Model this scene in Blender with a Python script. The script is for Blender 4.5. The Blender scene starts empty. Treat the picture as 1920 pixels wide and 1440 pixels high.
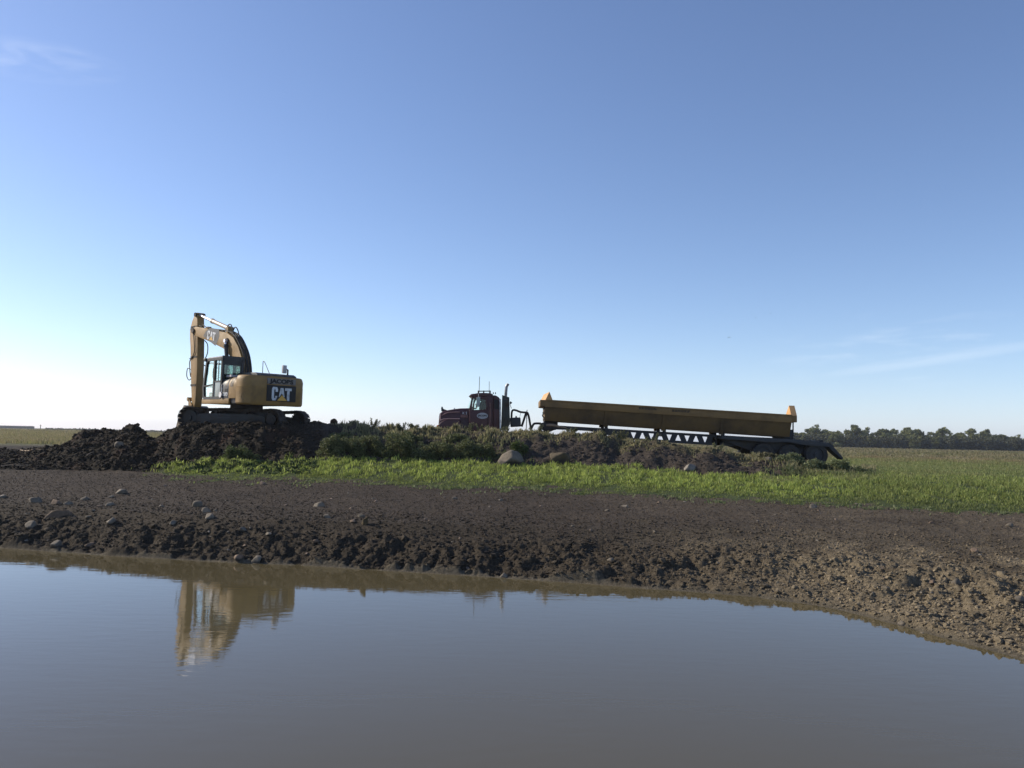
import bpy, bmesh, math, random
import numpy as np
from mathutils import Vector, Matrix
random.seed(7); RNG = np.random.RandomState(11)
R = math.radians
sc = bpy.context.scene
col = sc.collection
# ---------------------------------------------------------------- camera
F_PX = 1550.0; PITCH = 3.77; ROLL = 1.28; EYE = 2.5
cam = bpy.data.cameras.new('camera'); cam.sensor_width = 36; cam.lens = 36*F_PX/1920
cam.clip_start = 0.1; cam.clip_end = 12000
camo = bpy.data.objects.new('camera', cam); col.objects.link(camo)
CM = Matrix.Rotation(R(90+PITCH), 4, 'X') @ Matrix.Rotation(R(ROLL), 4, 'Z')
camo.matrix_world = Matrix.Translation((0, 0, EYE)) @ CM
sc.camera = camo
CN = np.array(CM.to_3x3())
# ---------------------------------------------------------------- light
SUN_AZ = 72.0      # degrees left of the view direction
SUN_EL = 29.0
sd = Vector((-math.sin(R(SUN_AZ))*math.cos(R(SUN_EL)), math.cos(R(SUN_AZ))*math.cos(R(SUN_EL)), math.sin(R(SUN_EL))))
sun = bpy.data.lights.new('sun', 'SUN'); sun.energy = 5.0; sun.angle = R(0.5); sun.color = (1.0, 0.91, 0.75)
suno = bpy.data.objects.new('sun', sun); col.objects.link(suno)
suno.rotation_euler = (-sd).to_track_quat('-Z', 'Y').to_euler(); suno.location = sd*60
sc.view_settings.view_transform = 'Standard'; sc.view_settings.look = 'None'
sc.cycles.pixel_filter_width = 1.05
sc.view_settings.exposure = 0.10; sc.view_settings.gamma = 1.0

def N(nt, typ, **kw):
    n = nt.nodes.new(typ)
    for k, v in kw.items():
        if k.startswith('i_'):
            key = k[2:].replace('_', ' ')
            n.inputs[int(key) if key.isdigit() else key].default_value = v
        else: setattr(n, k, v)
    return n
def L(nt, a, ai, b, bi): nt.links.new(a.outputs[ai], b.inputs[bi])

world = bpy.data.worlds.new('World'); sc.world = world; world.use_nodes = True
wt = world.node_tree; wt.nodes.clear()
sky = N(wt, 'ShaderNodeTexSky', sky_type='NISHITA', sun_disc=False)
sky.sun_elevation = R(SUN_EL); sky.sun_rotation = R(-SUN_AZ)
sky.air_density = 1.0; sky.dust_density = 0.4; sky.ozone_density = 6.0; sky.altitude = 200
bg = N(wt, 'ShaderNodeBackground', i_Strength=0.138); out = N(wt, 'ShaderNodeOutputWorld')
tc = N(wt, 'ShaderNodeTexCoord')
# thin high cirrus: streak noise kept to two parts of the sky (directions, not pixels)
def cirrus(direction, width, sx, rot, thr, amp, tilt):
    """soft streaks round one direction of the sky"""
    d = Vector(direction).normalized()
    right = Vector((d.y, -d.x, 0)).normalized(); up = right.cross(d)
    def dot(v):
        n = N(wt, 'ShaderNodeVectorMath', operation='DOT_PRODUCT'); n.inputs[1].default_value = v
        L(wt, tc, 'Generated', n, 0); return n
    a, b = dot(right*math.cos(tilt)+up*math.sin(tilt)), dot(up*math.cos(tilt)-right*math.sin(tilt))
    cmb = N(wt, 'ShaderNodeCombineXYZ')
    m1 = N(wt, 'ShaderNodeMath', operation='MULTIPLY', i_1=sx[0]); L(wt, a, 'Value', m1, 0)
    m2 = N(wt, 'ShaderNodeMath', operation='MULTIPLY', i_1=sx[1]); L(wt, b, 'Value', m2, 0)
    L(wt, m1, 0, cmb, 0); L(wt, m2, 0, cmb, 1); cmb.inputs[2].default_value = rot
    nz = N(wt, 'ShaderNodeTexNoise'); nz.inputs['Scale'].default_value = 1.0; nz.inputs['Detail'].default_value = 5
    nz.inputs['Roughness'].default_value = 0.55; nz.inputs['Distortion'].default_value = 0.4
    L(wt, cmb, 0, nz, 'Vector')
    mr = N(wt, 'ShaderNodeMapRange'); mr.inputs['From Min'].default_value = thr; mr.inputs['From Max'].default_value = thr+0.22
    L(wt, nz, 'Fac', mr, 'Value')
    # window
    def win(node, w):
        q = N(wt, 'ShaderNodeMath', operation='DIVIDE', i_1=w); L(wt, node, 'Value', q, 0)
        p = N(wt, 'ShaderNodeMath', operation='POWER', i_1=2.0)
        ab = N(wt, 'ShaderNodeMath', operation='ABSOLUTE'); L(wt, q, 0, ab, 0); L(wt, ab, 0, p, 0)
        return p
    wa, wb = win(a, width[0]), win(b, width[1])
    ad = N(wt, 'ShaderNodeMath', operation='ADD'); L(wt, wa, 0, ad, 0); L(wt, wb, 0, ad, 1)
    sub = N(wt, 'ShaderNodeMath', operation='SUBTRACT', i_0=1.0); sub.use_clamp = True; L(wt, ad, 0, sub, 1)
    fr = N(wt, 'ShaderNodeMath', operation='MULTIPLY'); L(wt, mr, 0, fr, 0); L(wt, sub, 0, fr, 1)
    am = N(wt, 'ShaderNodeMath', operation='MULTIPLY', i_1=amp); L(wt, fr, 0, am, 0)
    return am
def raydir(px, py):
    v = CM.to_3x3() @ Vector(((px-960)/F_PX, -(py-720)/F_PX, -1.0)); return v.normalized()
c1 = cirrus(raydir(1690, 655), (0.16, 0.045), (13, 75), 3.1, 0.50, 0.15, R(2))
c2 = cirrus(raydir(60, 112), (0.09, 0.022), (16, 60), 7.7, 0.42, 0.14, R(5))
c3 = cirrus(raydir(1760, 672), (0.13, 0.0075), (5, 90), 1.7, 0.25, 0.16, R(8))
mx = N(wt, 'ShaderNodeMath', operation='MAXIMUM'); L(wt, c1, 0, mx, 0); L(wt, c2, 0, mx, 1)
mx2 = N(wt, 'ShaderNodeMath', operation='MAXIMUM'); L(wt, mx, 0, mx2, 0); L(wt, c3, 0, mx2, 1)
tint = N(wt, 'ShaderNodeVectorMath', operation='MULTIPLY'); tint.inputs[1].default_value = (1.32, 1.10, 1.06); L(wt, sky, 0, tint, 0)
# pale air close to the horizon
sep = N(wt, 'ShaderNodeSeparateXYZ'); L(wt, tc, 'Generated', sep, 0)
ab_ = N(wt, 'ShaderNodeMath', operation='ABSOLUTE'); L(wt, sep, 'Z', ab_, 0)
hz1 = N(wt, 'ShaderNodeMath', operation='MULTIPLY', i_1=-13.0); L(wt, ab_, 0, hz1, 0)
hz2 = N(wt, 'ShaderNodeMath', operation='EXPONENT'); L(wt, hz1, 0, hz2, 0)
hz3 = N(wt, 'ShaderNodeVectorMath', operation='SCALE'); hz3.inputs[0].default_value = (0.6, 1.5, 2.7); L(wt, hz2, 0, hz3, 'Scale')
hz4 = N(wt, 'ShaderNodeVectorMath', operation='ADD'); L(wt, tint, 0, hz4, 0); L(wt, hz3, 0, hz4, 1)
mixc = N(wt, 'ShaderNodeMix', data_type='RGBA'); mixc.inputs[7].default_value = (7.5, 8.0, 8.6, 1)
L(wt, mx2, 0, mixc, 0); L(wt, hz4, 0, mixc, 6); L(wt, mixc, 2, bg, 'Color'); L(wt, bg, 0, out, 'Surface')

# ---------------------------------------------------------------- tagging
def tag(o, label=None, cat=None, group=None, kind=None):
    if label: o['label'] = label
    if cat: o['category'] = cat
    if group: o['group'] = group
    if kind: o['kind'] = kind
    return o
def empty(name, loc, rz=0, label=None, cat=None, group=None):
    o = bpy.data.objects.new(name, None); col.objects.link(o); o.empty_display_size = 0.3
    o.location = loc; o.rotation_euler = (0, 0, rz)
    return tag(o, label, cat, group)

# ---------------------------------------------------------------- materials
def mat_new(name):
    m = bpy.data.materials.new(name); m.use_nodes = True
    nt = m.node_tree; nt.nodes.clear()
    o = N(nt, 'ShaderNodeOutputMaterial'); b = N(nt, 'ShaderNodeBsdfPrincipled'); L(nt, b, 0, o, 'Surface')
    return m, nt, b, o
def pbr(name, c, rough=0.5, metal=0.0, c2=None, scale=3.0, bump=0.0, bscale=30.0, lo=0.45, hi=0.65, coat=0.0):
    """painted / worn surface: base colour with a second (dust, rust) colour in patches and a fine bump"""
    m, nt, b, o = mat_new(name)
    b.inputs['Roughness'].default_value = rough; b.inputs['Metallic'].default_value = metal
    b.inputs['Coat Weight'].default_value = coat
    t = N(nt, 'ShaderNodeTexCoord')
    if c2:
        nz = N(nt, 'ShaderNodeTexNoise'); nz.inputs['Scale'].default_value = scale; nz.inputs['Detail'].default_value = 8
        nz.inputs['Roughness'].default_value = 0.65
        L(nt, t, 'Object', nz, 'Vector')
        mr = N(nt, 'ShaderNodeMapRange'); mr.inputs['From Min'].default_value = lo; mr.inputs['From Max'].default_value = hi
        L(nt, nz, 'Fac', mr, 'Value')
        mx = N(nt, 'ShaderNodeMix', data_type='RGBA'); mx.inputs[6].default_value = (*c, 1); mx.inputs[7].default_value = (*c2, 1)
        L(nt, mr, 0, mx, 0); L(nt, mx, 2, b, 'Base Color')
        rr = N(nt, 'ShaderNodeMapRange'); rr.inputs['To Min'].default_value = rough; rr.inputs['To Max'].default_value = min(1, rough+0.35)
        L(nt, mr, 0, rr, 'Value'); L(nt, rr, 0, b, 'Roughness')
    else: b.inputs['Base Color'].default_value = (*c, 1)
    if bump:
        n2 = N(nt, 'ShaderNodeTexNoise'); n2.inputs['Scale'].default_value = bscale; n2.inputs['Detail'].default_value = 5
        L(nt, t, 'Object', n2, 'Vector')
        bp = N(nt, 'ShaderNodeBump'); bp.inputs['Strength'].default_value = bump; bp.inputs['Distance'].default_value = 0.02
        L(nt, n2, 'Fac', bp, 'Height'); L(nt, bp, 0, b, 'Normal')
    return m
def vcol_mat(name, rough=0.95, trans=0.0, nscale=14.0, namp=0.35, bump=0.0, bscale=40.0, bdist=0.02, spec=0.2):
    m, nt, b, o = mat_new(name)
    b.inputs['Roughness'].default_value = rough; b.inputs['Specular IOR Level'].default_value = spec
    a = N(nt, 'ShaderNodeAttribute', attribute_name='Col')
    t = N(nt, 'ShaderNodeTexCoord')
    src = (a, 'Color')
    if namp:
        nz = N(nt, 'ShaderNodeTexNoise'); nz.inputs['Scale'].default_value = nscale; nz.inputs['Detail'].default_value = 9
        nz.inputs['Roughness'].default_value = 0.7; L(nt, t, 'Object', nz, 'Vector')
        mr = N(nt, 'ShaderNodeMapRange'); mr.inputs['From Min'].default_value = 0.3; mr.inputs['From Max'].default_value = 0.7
        mr.inputs['To Min'].default_value = 1-namp; mr.inputs['To Max'].default_value = 1+namp
        L(nt, nz, 'Fac', mr, 'Value')
        vm = N(nt, 'ShaderNodeVectorMath', operation='SCALE'); L(nt, a, 'Color', vm, 0); L(nt, mr, 0, vm, 'Scale')
        src = (vm, 0)
    L(nt, src[0], src[1], b, 'Base Color')
    if bump:
        n2 = N(nt, 'ShaderNodeTexNoise'); n2.inputs['Scale'].default_value = bscale; n2.inputs['Detail'].default_value = 8
        n2.inputs['Roughness'].default_value = 0.75; L(nt, t, 'Object', n2, 'Vector')
        bp = N(nt, 'ShaderNodeBump'); bp.inputs['Strength'].default_value = bump; bp.inputs['Distance'].default_value = bdist
        L(nt, n2, 'Fac', bp, 'Height'); L(nt, bp, 0, b, 'Normal')
    if trans:
        tr = N(nt, 'ShaderNodeBsdfTranslucent'); L(nt, src[0], src[1], tr, 'Color')
        ms = N(nt, 'ShaderNodeMixShader', i_0=trans); L(nt, b, 0, ms, 1); L(nt, tr, 0, ms, 2); L(nt, ms, 0, o, 'Surface')
    return m

M = {}
M['yellow'] = pbr('machine_yellow', (0.29, 0.165, 0.040), 0.5, 0, (0.17, 0.105, 0.042), 1.6, 0.12, 25, 0.42, 0.7)
M['yellow_dusty_shaded'] = pbr('trailer_yellow', (0.15, 0.090, 0.030), 0.65, 0, (0.06, 0.042, 0.026), 0.8, 0.25, 18, 0.4, 0.68)  # dirt patches; base yellow also darkened to stand in for the tub's shade
M['hood_yellow'] = pbr('clean_sunlit_plate', (0.62, 0.34, 0.13), 0.6, 0, (0.45, 0.26, 0.12), 2.0, 0.15, 18)  # fresher yellow, with the sunlit brightness of the end hoods put into it
M['cyl_sunlit'] = pbr('sunlit_cylinder_paint', (0.50, 0.42, 0.33), 0.4)  # stick cylinder barrel: its sunlit paleness is put into the colour
M['black'] = pbr('black_paint', (0.016, 0.017, 0.018), 0.5, 0, (0.05, 0.045, 0.04), 3, 0.1, 25, 0.5, 0.75)
M['track'] = pbr('track_steel', (0.035, 0.032, 0.030), 0.6, 0.3, (0.05, 0.036, 0.026), 5, 0.5, 20, 0.4, 0.6)
M['frame_grey'] = pbr('undercarriage_paint', (0.027, 0.028, 0.025), 0.65, 0, (0.05, 0.04, 0.03), 3, 0.3, 18)
M['decal_grey'] = pbr('decal_grey', (0.075, 0.08, 0.085), 0.5, 0, (0.10, 0.09, 0.08), 3)
M['decal_dark'] = pbr('decal_dark', (0.016, 0.016, 0.016), 0.8, 0, (0.04, 0.037, 0.035), 4)
M['white'] = pbr('white_lettering', (0.62, 0.64, 0.66), 0.5, 0, (0.42, 0.42, 0.42), 6)
M['pale'] = pbr('pale_backing', (0.42, 0.41, 0.42), 0.5, 0, (0.32, 0.30, 0.29), 5)
M['logo_yellow'] = pbr('logo_yellow', (0.65, 0.36, 0.05), 0.5)
M['chrome'] = pbr('chrome', (0.55, 0.55, 0.56), 0.36, 0.9, (0.4, 0.38, 0.35), 6)
M['stack_steel'] = pbr('dull_stack_steel', (0.25, 0.26, 0.28), 0.45, 0.8, (0.16, 0.15, 0.15), 6)
M['dusty_backing'] = pbr('dusty_backing', (0.20, 0.185, 0.17), 0.6, 0, (0.15, 0.13, 0.11), 5)
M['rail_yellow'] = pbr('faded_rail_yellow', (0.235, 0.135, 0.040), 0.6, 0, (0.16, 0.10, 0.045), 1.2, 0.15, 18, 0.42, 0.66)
M['steel'] = pbr('bright_rod', (0.72, 0.72, 0.74), 0.38, 0.8)
M['rubber'] = pbr('rubber', (0.018, 0.018, 0.018), 0.7, 0, (0.06, 0.05, 0.04), 4, 0.2, 30)
M['maroon'] = pbr('maroon_paint', (0.055, 0.006, 0.009), 0.42, 0, (0.05, 0.016, 0.013), 2, 0, 20, 0.5, 0.8, coat=0.06)
M['maroon2'] = pbr('maroon_stripe', (0.14, 0.03, 0.035), 0.35, 0, (0.10, 0.03, 0.03), 2, coat=0.3)
M['stripe'] = pbr('stripe_paint', (0.42, 0.25, 0.22), 0.3, coat=0.3)
M['chassis'] = pbr('chassis_paint', (0.022, 0.023, 0.027), 0.55, 0, (0.05, 0.045, 0.04), 2, 0.2, 15)
M['fender'] = pbr('fender_grey', (0.036, 0.038, 0.042), 0.6, 0, (0.07, 0.065, 0.06), 2, 0.2, 15)
M['stack_guard'] = pbr('dark_olive_metal', (0.035, 0.04, 0.03), 0.5, 0.2, (0.05, 0.035, 0.02), 3, 0.2, 15)
M['interior'] = pbr('cab_interior', (0.02, 0.02, 0.021), 0.8)
M['orange'] = pbr('amber_lens', (0.75, 0.22, 0.03), 0.25)
M['bucket'] = pbr('worn_bucket', (0.16, 0.13, 0.10), 0.55, 0.3, (0.08, 0.06, 0.045), 3, 0.4, 20)
M['door_film'] = pbr('dull_door_panel', (0.33, 0.38, 0.36), 0.35, 0, (0.24, 0.27, 0.26), 2)
M['wood'] = pbr('weathered_timber', (0.30, 0.21, 0.13), 0.8, 0, (0.2, 0.14, 0.09), 4, 0.4, 30)
def glass_mat(name, c, alpha_mix):
    m, nt, b, o = mat_new(name); nt.nodes.remove(b)
    gl = N(nt, 'ShaderNodeBsdfGlossy', i_Roughness=0.03); gl.inputs['Color'].default_value = (0.9, 0.95, 0.95, 1)
    tr = N(nt, 'ShaderNodeBsdfTransparent'); tr.inputs['Color'].default_value = (*c, 1)
    fr = N(nt, 'ShaderNodeFresnel', i_IOR=1.5)
    ad = N(nt, 'ShaderNodeMath', operation='MULTIPLY_ADD', i_1=0.4, i_2=alpha_mix); ad.use_clamp = True
    L(nt, fr, 0, ad, 0); ms = N(nt, 'ShaderNodeMixShader'); L(nt, ad, 0, ms, 0); L(nt, tr, 0, ms, 1); L(nt, gl, 0, ms, 2)
    L(nt, ms, 0, o, 'Surface'); return m
M['glass'] = glass_mat('tinted_glass', (0.93, 0.99, 0.98), 0.01)
M['glass_dark'] = glass_mat('dark_tinted_glass', (0.42, 0.52, 0.48), 0.05)
M['ground'] = vcol_mat('ground_soil', 0.95, 0, 16.0, 0.55, 1.0, 28.0, 0.06)
M['clod'] = vcol_mat('soil_lumps', 0.95, 0, 14, 0.3, 0.8, 40, 0.02)
M['blade'] = vcol_mat('grass_blades', 0.55, 0.5, 2, 0.0, spec=0.35)
M['leaf'] = vcol_mat('weed_leaves', 0.6, 0.3, 2, 0.0, spec=0.3)
M['treeleaf'] = vcol_mat('tree_leaves', 0.8, 0.2, 0.4, 0.25, spec=0.2)
M['stem'] = pbr('stem_brown', (0.07, 0.055, 0.03), 0.9, 0, (0.04, 0.03, 0.02), 9)
M['rock'] = vcol_mat('field_stone', 0.85, 0, 6, 0.35, 0.7, 16, 0.02, spec=0.3)
M['bird'] = pbr('bird_feathers', (0.03, 0.03, 0.035), 0.8)
M['shed'] = pbr('far_shed_cladding', (0.05, 0.055, 0.06), 0.8, 0, (0.08, 0.08, 0.08), 0.1)

# ---------------------------------------------------------------- mesh helpers
def mesh_np(name, V, Fc, mat=None, smooth=True, cols=None, parent=None):
    """V (n,3), Fc (m,k) all faces of one size"""
    V = np.asarray(V, np.float32); Fc = np.asarray(Fc, np.int32)
    me = bpy.data.meshes.new(name); k = Fc.shape[1]
    me.vertices.add(len(V)); me.vertices.foreach_set('co', V.ravel())
    me.loops.add(Fc.size); me.loops.foreach_set('vertex_index', Fc.ravel())
    me.polygons.add(len(Fc)); me.polygons.foreach_set('loop_start', np.arange(0, Fc.size, k, dtype=np.int32))
    try: me.polygons.foreach_set('loop_total', np.full(len(Fc), k, np.int32))
    except Exception: pass
    me.update(calc_edges=True)
    me.polygons.foreach_set('use_smooth', np.full(len(Fc), smooth))
    if cols is not None:
        at = me.color_attributes.new('Col', 'FLOAT_COLOR', 'POINT')
        c4 = np.ones((len(V), 4), np.float32); c4[:, :3] = cols; at.data.foreach_set('color', c4.ravel())
    if mat: me.materials.append(mat)
    o = bpy.data.objects.new(name, me); col.objects.link(o)
    if parent: o.parent = parent
    return o

class MB:
    def __init__(s, T=None): s.v = []; s.f = []; s.T = T
    def add(s, vs, fs):
        n = len(s.v)
        for v in vs: s.v.append(tuple((s.T @ Vector(v)) if s.T else v))
        for f in fs: s.f.append(tuple(i+n for i in f))
        return s
    def box(s, a, b, rot=None, piv=None):
        x0, y0, z0 = a; x1, y1, z1 = b
        vs = [(x0,y0,z0),(x1,y0,z0),(x1,y1,z0),(x0,y1,z0),(x0,y0,z1),(x1,y0,z1),(x1,y1,z1),(x0,y1,z1)]
        if rot is not None:
            p = Vector(piv) if piv else (Vector(a)+Vector(b))/2
            vs = [tuple(rot @ (Vector(v)-p)+p) for v in vs]
        return s.add(vs, [(0,3,2,1),(4,5,6,7),(0,1,5,4),(1,2,6,5),(2,3,7,6),(3,0,4,7)])
    def prism(s, pts, t0, t1, axis='y', pts2=None):
        """polygon pts (a,b) pushed along axis; axis y: (x,z) points, x: (y,z), z: (x,y)"""
        n = len(pts); pts2 = pts2 or pts
        def P(p, t):
            return (p[0], t, p[1]) if axis == 'y' else (t, p[0], p[1]) if axis == 'x' else (p[0], p[1], t)
        vs = [P(p, t0) for p in pts]+[P(p, t1) for p in pts2]
        fs = [tuple(range(n)), tuple(range(2*n-1, n-1, -1))]+[(i, n+i, n+(i+1) % n, (i+1) % n) for i in range(n)]
        return s.add(vs, fs)
    def cyl(s, a, b, r, r2=None, n=14):
        a, b = Vector(a), Vector(b); r2 = r if r2 is None else r2
        d = (b-a).normalized(); u = d.orthogonal().normalized(); w = d.cross(u)
        vs = [tuple(a+(u*math.cos(t)+w*math.sin(t))*r) for t in [2*math.pi*i/n for i in range(n)]]
        vs += [tuple(b+(u*math.cos(t)+w*math.sin(t))*r2) for t in [2*math.pi*i/n for i in range(n)]]
        return s.add(vs, [tuple(range(n-1, -1, -1)), tuple(range(n, 2*n))]+[(i, (i+1) % n, n+(i+1) % n, n+i) for i in range(n)])
    def tube(s, pts, r, n=8, sub=4):
        P = [Vector(p) for p in pts]
        if sub > 1 and len(P) > 2:
            Q = []
            for i in range(len(P)-1):
                p0, p1, p2, p3 = P[max(i-1, 0)], P[i], P[i+1], P[min(i+2, len(P)-1)]
                for k in range(sub):
                    t = k/sub
                    Q.append(0.5*((2*p1)+(p2-p0)*t+(2*p0-5*p1+4*p2-p3)*t*t+(3*p1-p0-3*p2+p3)*t**3))
            Q.append(P[-1]); P = Q
        vs = []; fs = []; prev = None
        for i, p in enumerate(P):
            d = (P[min(i+1, len(P)-1)]-P[max(i-1, 0)]).normalized()
            u = d.orthogonal().normalized() if prev is None else (prev-d*prev.dot(d)).normalized()
            prev = u; w = d.cross(u)
            rr = r[i] if isinstance(r, (list, tuple)) else r
            vs += [tuple(p+(u*math.cos(t)+w*math.sin(t))*rr) for t in [2*math.pi*k/n for k in range(n)]]
        for i in range(len(P)-1):
            for k in range(n): fs.append((i*n+k, i*n+(k+1) % n, (i+1)*n+(k+1) % n, (i+1)*n+k))
        fs += [tuple(range(n-1, -1, -1)), tuple(range((len(P)-1)*n, len(P)*n))]
        return s.add(vs, fs)
    def build(s, name, mat, parent=None, bevel=0.0, segs=2, smooth=True, label=None):
        me = bpy.data.meshes.new(name); me.from_pydata(s.v, [], s.f); me.materials.append(mat)
        bm = bmesh.new(); bm.from_mesh(me); bmesh.ops.recalc_face_normals(bm, faces=bm.faces)
        if bevel:
            ed = [e for e in bm.edges if len(e.link_faces) == 2 and e.calc_face_angle(0) > R(24)]
            bmesh.ops.bevel(bm, geom=ed, offset=bevel, segments=segs, profile=0.6, affect='EDGES', clamp_overlap=True)
        for f in bm.faces: f.smooth = smooth
        for e in bm.edges:
            if len(e.link_faces) == 2 and e.calc_face_angle(0) > R(32): e.smooth = False
        bm.to_mesh(me); bm.free(); me.update()
        o = bpy.data.objects.new(name, me); col.objects.link(o)
        if parent: o.parent = parent
        if label: o['label'] = label
        return o

def copy_tree(o, parent=None):
    c = o.copy(); col.objects.link(c)
    if parent: c.parent = parent
    for ch in list(o.children): copy_tree(ch, c)
    return c

# ---------------------------------------------------------------- measuring helpers (photo points to places in the world)
def rayv(px, py): return CN @ np.array([(px-960)/F_PX, -(py-720)/F_PX, -1.0])
def at_z(px, py, z):              # -> (u, Y) where the sight line meets height z
    d = rayv(px, py); t = (z-EYE)/d[2]; return d[0]/d[1], d[1]*t
def at_y(px, py, Y):              # -> (X, Z) on the vertical plane Y
    d = rayv(px, py); t = Y/d[1]; return d[0]*t, EYE+d[2]*t

# ---------------------------------------------------------------- noise
_perm = np.arange(512); _r = np.random.RandomState(3); _p = _r.permutation(256); _perm = np.concatenate([_p, _p])
_ga = _r.rand(256)*2*np.pi; _gx, _gy = np.cos(_ga), np.sin(_ga)
def perlin(x, y, seed=0):
    x = x+seed*17.31; y = y-seed*9.17
    xi = np.floor(x).astype(np.int64); yi = np.floor(y).astype(np.int64); xf = x-xi; yf = y-yi
    u = xf*xf*xf*(xf*(xf*6-15)+10); v = yf*yf*yf*(yf*(yf*6-15)+10)
    def g(i, j, dx, dy):
        h = _perm[(_perm[i & 255]+j) & 255]; return _gx[h]*dx+_gy[h]*dy
    a = g(xi, yi, xf, yf); b = g(xi+1, yi, xf-1, yf); c = g(xi, yi+1, xf, yf-1); d = g(xi+1, yi+1, xf-1, yf-1)
    return (a+u*(b-a))*(1-v)+(c+u*(d-c))*v
def fbm(x, y, size, octv=4, seed=0, gain=0.5):
    s = 0; a = 1.0; fr = 1.0/size
    for k in range(octv): s = s+a*perlin(x*fr, y*fr, seed+k); a *= gain; fr *= 2.03
    return s*1.4
def lumps(x, y, size, seed=0, keep=0.7):
    """rounded lumps of random radius, 0..1 height"""
    x = x/size+seed*3.7; y = y/size+seed*5.1
    xi = np.floor(x).astype(np.int64); yi = np.floor(y).astype(np.int64); best = np.zeros_like(x)
    for i in (-1, 0, 1):
        for j in (-1, 0, 1):
            h = _perm[(_perm[(xi+i) & 255]+yi+j+seed) & 255]
            cx = xi+i+0.15+0.7*((h*37) % 101)/101.; cy = yi+j+0.15+0.7*((h*61) % 97)/97.
            rr = 0.35+0.5*((h*13) % 89)/89.; on = ((h*29) % 83)/83. < keep
            d2 = ((x-cx)**2+(y-cy)**2)/(rr*rr)
            best = np.maximum(best, np.where(on, np.sqrt(np.clip(1-d2, 0, 1))*rr, 0))
    return best

# ---------------------------------------------------------------- terrain
# per column: sight column px, shore row, bank-top row, front edge of grass row,
#   berm foot (distance,row), crest (distance,row), back of crest distance, ground behind (distance,height)
COLS = [
 (-700, 1010, 930, 872, (31, 853), (36, 838), 38, (44, 1.45), 0.60),
 (-200, 1018, 936, 876, (30, 862), (36, 845), 38, (44, 1.48), 0.66),
 (0,    1027, 945, 882, (30, 868), (36, 850), 38, (46, 1.55), 0.68),
 (110,  1035, 950, 883, (30, 868), (34, 842), 36, (46, 1.57), 0.68),
 (140,  1037, 951, 883, (30, 866), (34, 824), 35, (40, 1.5), 0.68),
 (170,  1039, 953, 884, (30, 866), (34, 808), 35.2, (39, 1.5), 0.68),
 (225,  1043, 957, 885, (30, 868), (34.5, 803), 35.6, (40, 1.5), 0.70),
 (262,  1045, 958, 887, (30, 868), (34.5, 804), 35.6, (40, 1.5), 0.70),
 (280,  1046, 960, 888, (30.5, 868), (34, 824), 35, (40, 1.6), 0.70),
 (312,  1048, 962, 890, (30.5, 868), (33.5, 815), 37, (42, 1.6), 0.70),
 (338,  1049, 965, 892, (30.5, 867), (33.2, 800), 39, (43, 1.6), 0.70),
 (400,  1053, 968, 895, (30.5, 865), (32.7, 797.5), 39, (43, 1.6), 0.70),
 (470,  1056, 971, 897, (30.5, 864), (32.6, 797), 39, (43, 1.7), 0.70),
 (560,  1060, 975, 899, (30.5, 862), (32.8, 799), 38.6, (43, 1.7), 0.70),
 (600,  1062, 976, 900, (30.5, 862), (33.5, 799), 37, (41, 1.7), 0.70),
 (700,  1069, 979, 905, (30.8, 862), (33.5, 802), 34.2, (36, 1.75), 0.70),
 (800,  1075, 982, 910, (31, 865), (33.5, 806), 34.2, (36, 1.75), 0.70),
 (900,  1081, 985, 914, (31, 868), (33.4, 809), 34.2, (36, 1.8), 0.68),
 (1000, 1088, 988, 917, (30.5, 873), (33.2, 813), 34.0, (36, 1.8), 0.66),
 (1100, 1095, 990, 920, (30.3, 876), (32.7, 819), 33.6, (35.8, 1.75), 0.66),
 (1200, 1103, 991, 925, (30, 880), (32.2, 829), 33.2, (35.8, 1.7), 0.66),
 (1300, 1110, 993, 931, (29, 889), (31.5, 840), 32.6, (35.5, 1.6), 0.66),
 (1400, 1118, 996, 938, (28.5, 893), (31, 854), 32.2, (35.2, 1.5), 0.66),
 (1500, 1131, 1000, 943, (27.5, 899), (30.5, 872), 31.5, (35, 1.42), 0.64),
 (1570, 1143, 1004, 947, (27, 897), (30, 884), 32, (38, 1.42), 0.64),
 (1650, 1164, 1008, 951, (27, 897), (32, 881), 34, (40, 1.46), 0.63),
 (1750, 1193, 1013, 956, (27, 899), (32, 883), 34, (40, 1.48), 0.62),
 (1920, 1240, 1022, 964, (26, 905), (32, 886), 34, (40, 1.5), 0.60),
 (2150, 1340, 1040, 980, (25, 915), (31, 892), 34, (40, 1.5), 0.58),
 (2600, 1640, 1090, 1010, (22, 950), (29, 905), 32, (40, 1.5), 0.55)]
def z_at(px, py, Y): return at_y(px, py, Y)[1]
KU = []; KD = []; KZ = []
for (px, sh, bk, gf, (bd, by), (cd, cy), cb, (gd, gz), zb) in COLS:
    u = at_y(px, 815, 30)[0]/30
    Ds = at_z(px, sh, 0)[1]; Db = max(at_z(px, bk, zb)[1], Ds+1.2); Dg = at_z(px, gf, 1.0)[1]
    zc = z_at(px, cy, cd); zb5 = z_at(px, by, bd)
    KU.append(u)
    KD.append([Ds-14, Ds-1.5, Ds, Ds+0.22, Db, Dg, bd, cd, cb, gd, 55, 100, 400, 3900])
    KZ.append([-1.6, -0.28, 0.0, 0.045, zb, 1.0, zb5, zc, zc-0.05, gz, 1.6, 1.65, 1.6, 1.3])
KU = np.array(KU); KD = np.array(KD); KZ = np.array(KZ)
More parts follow.
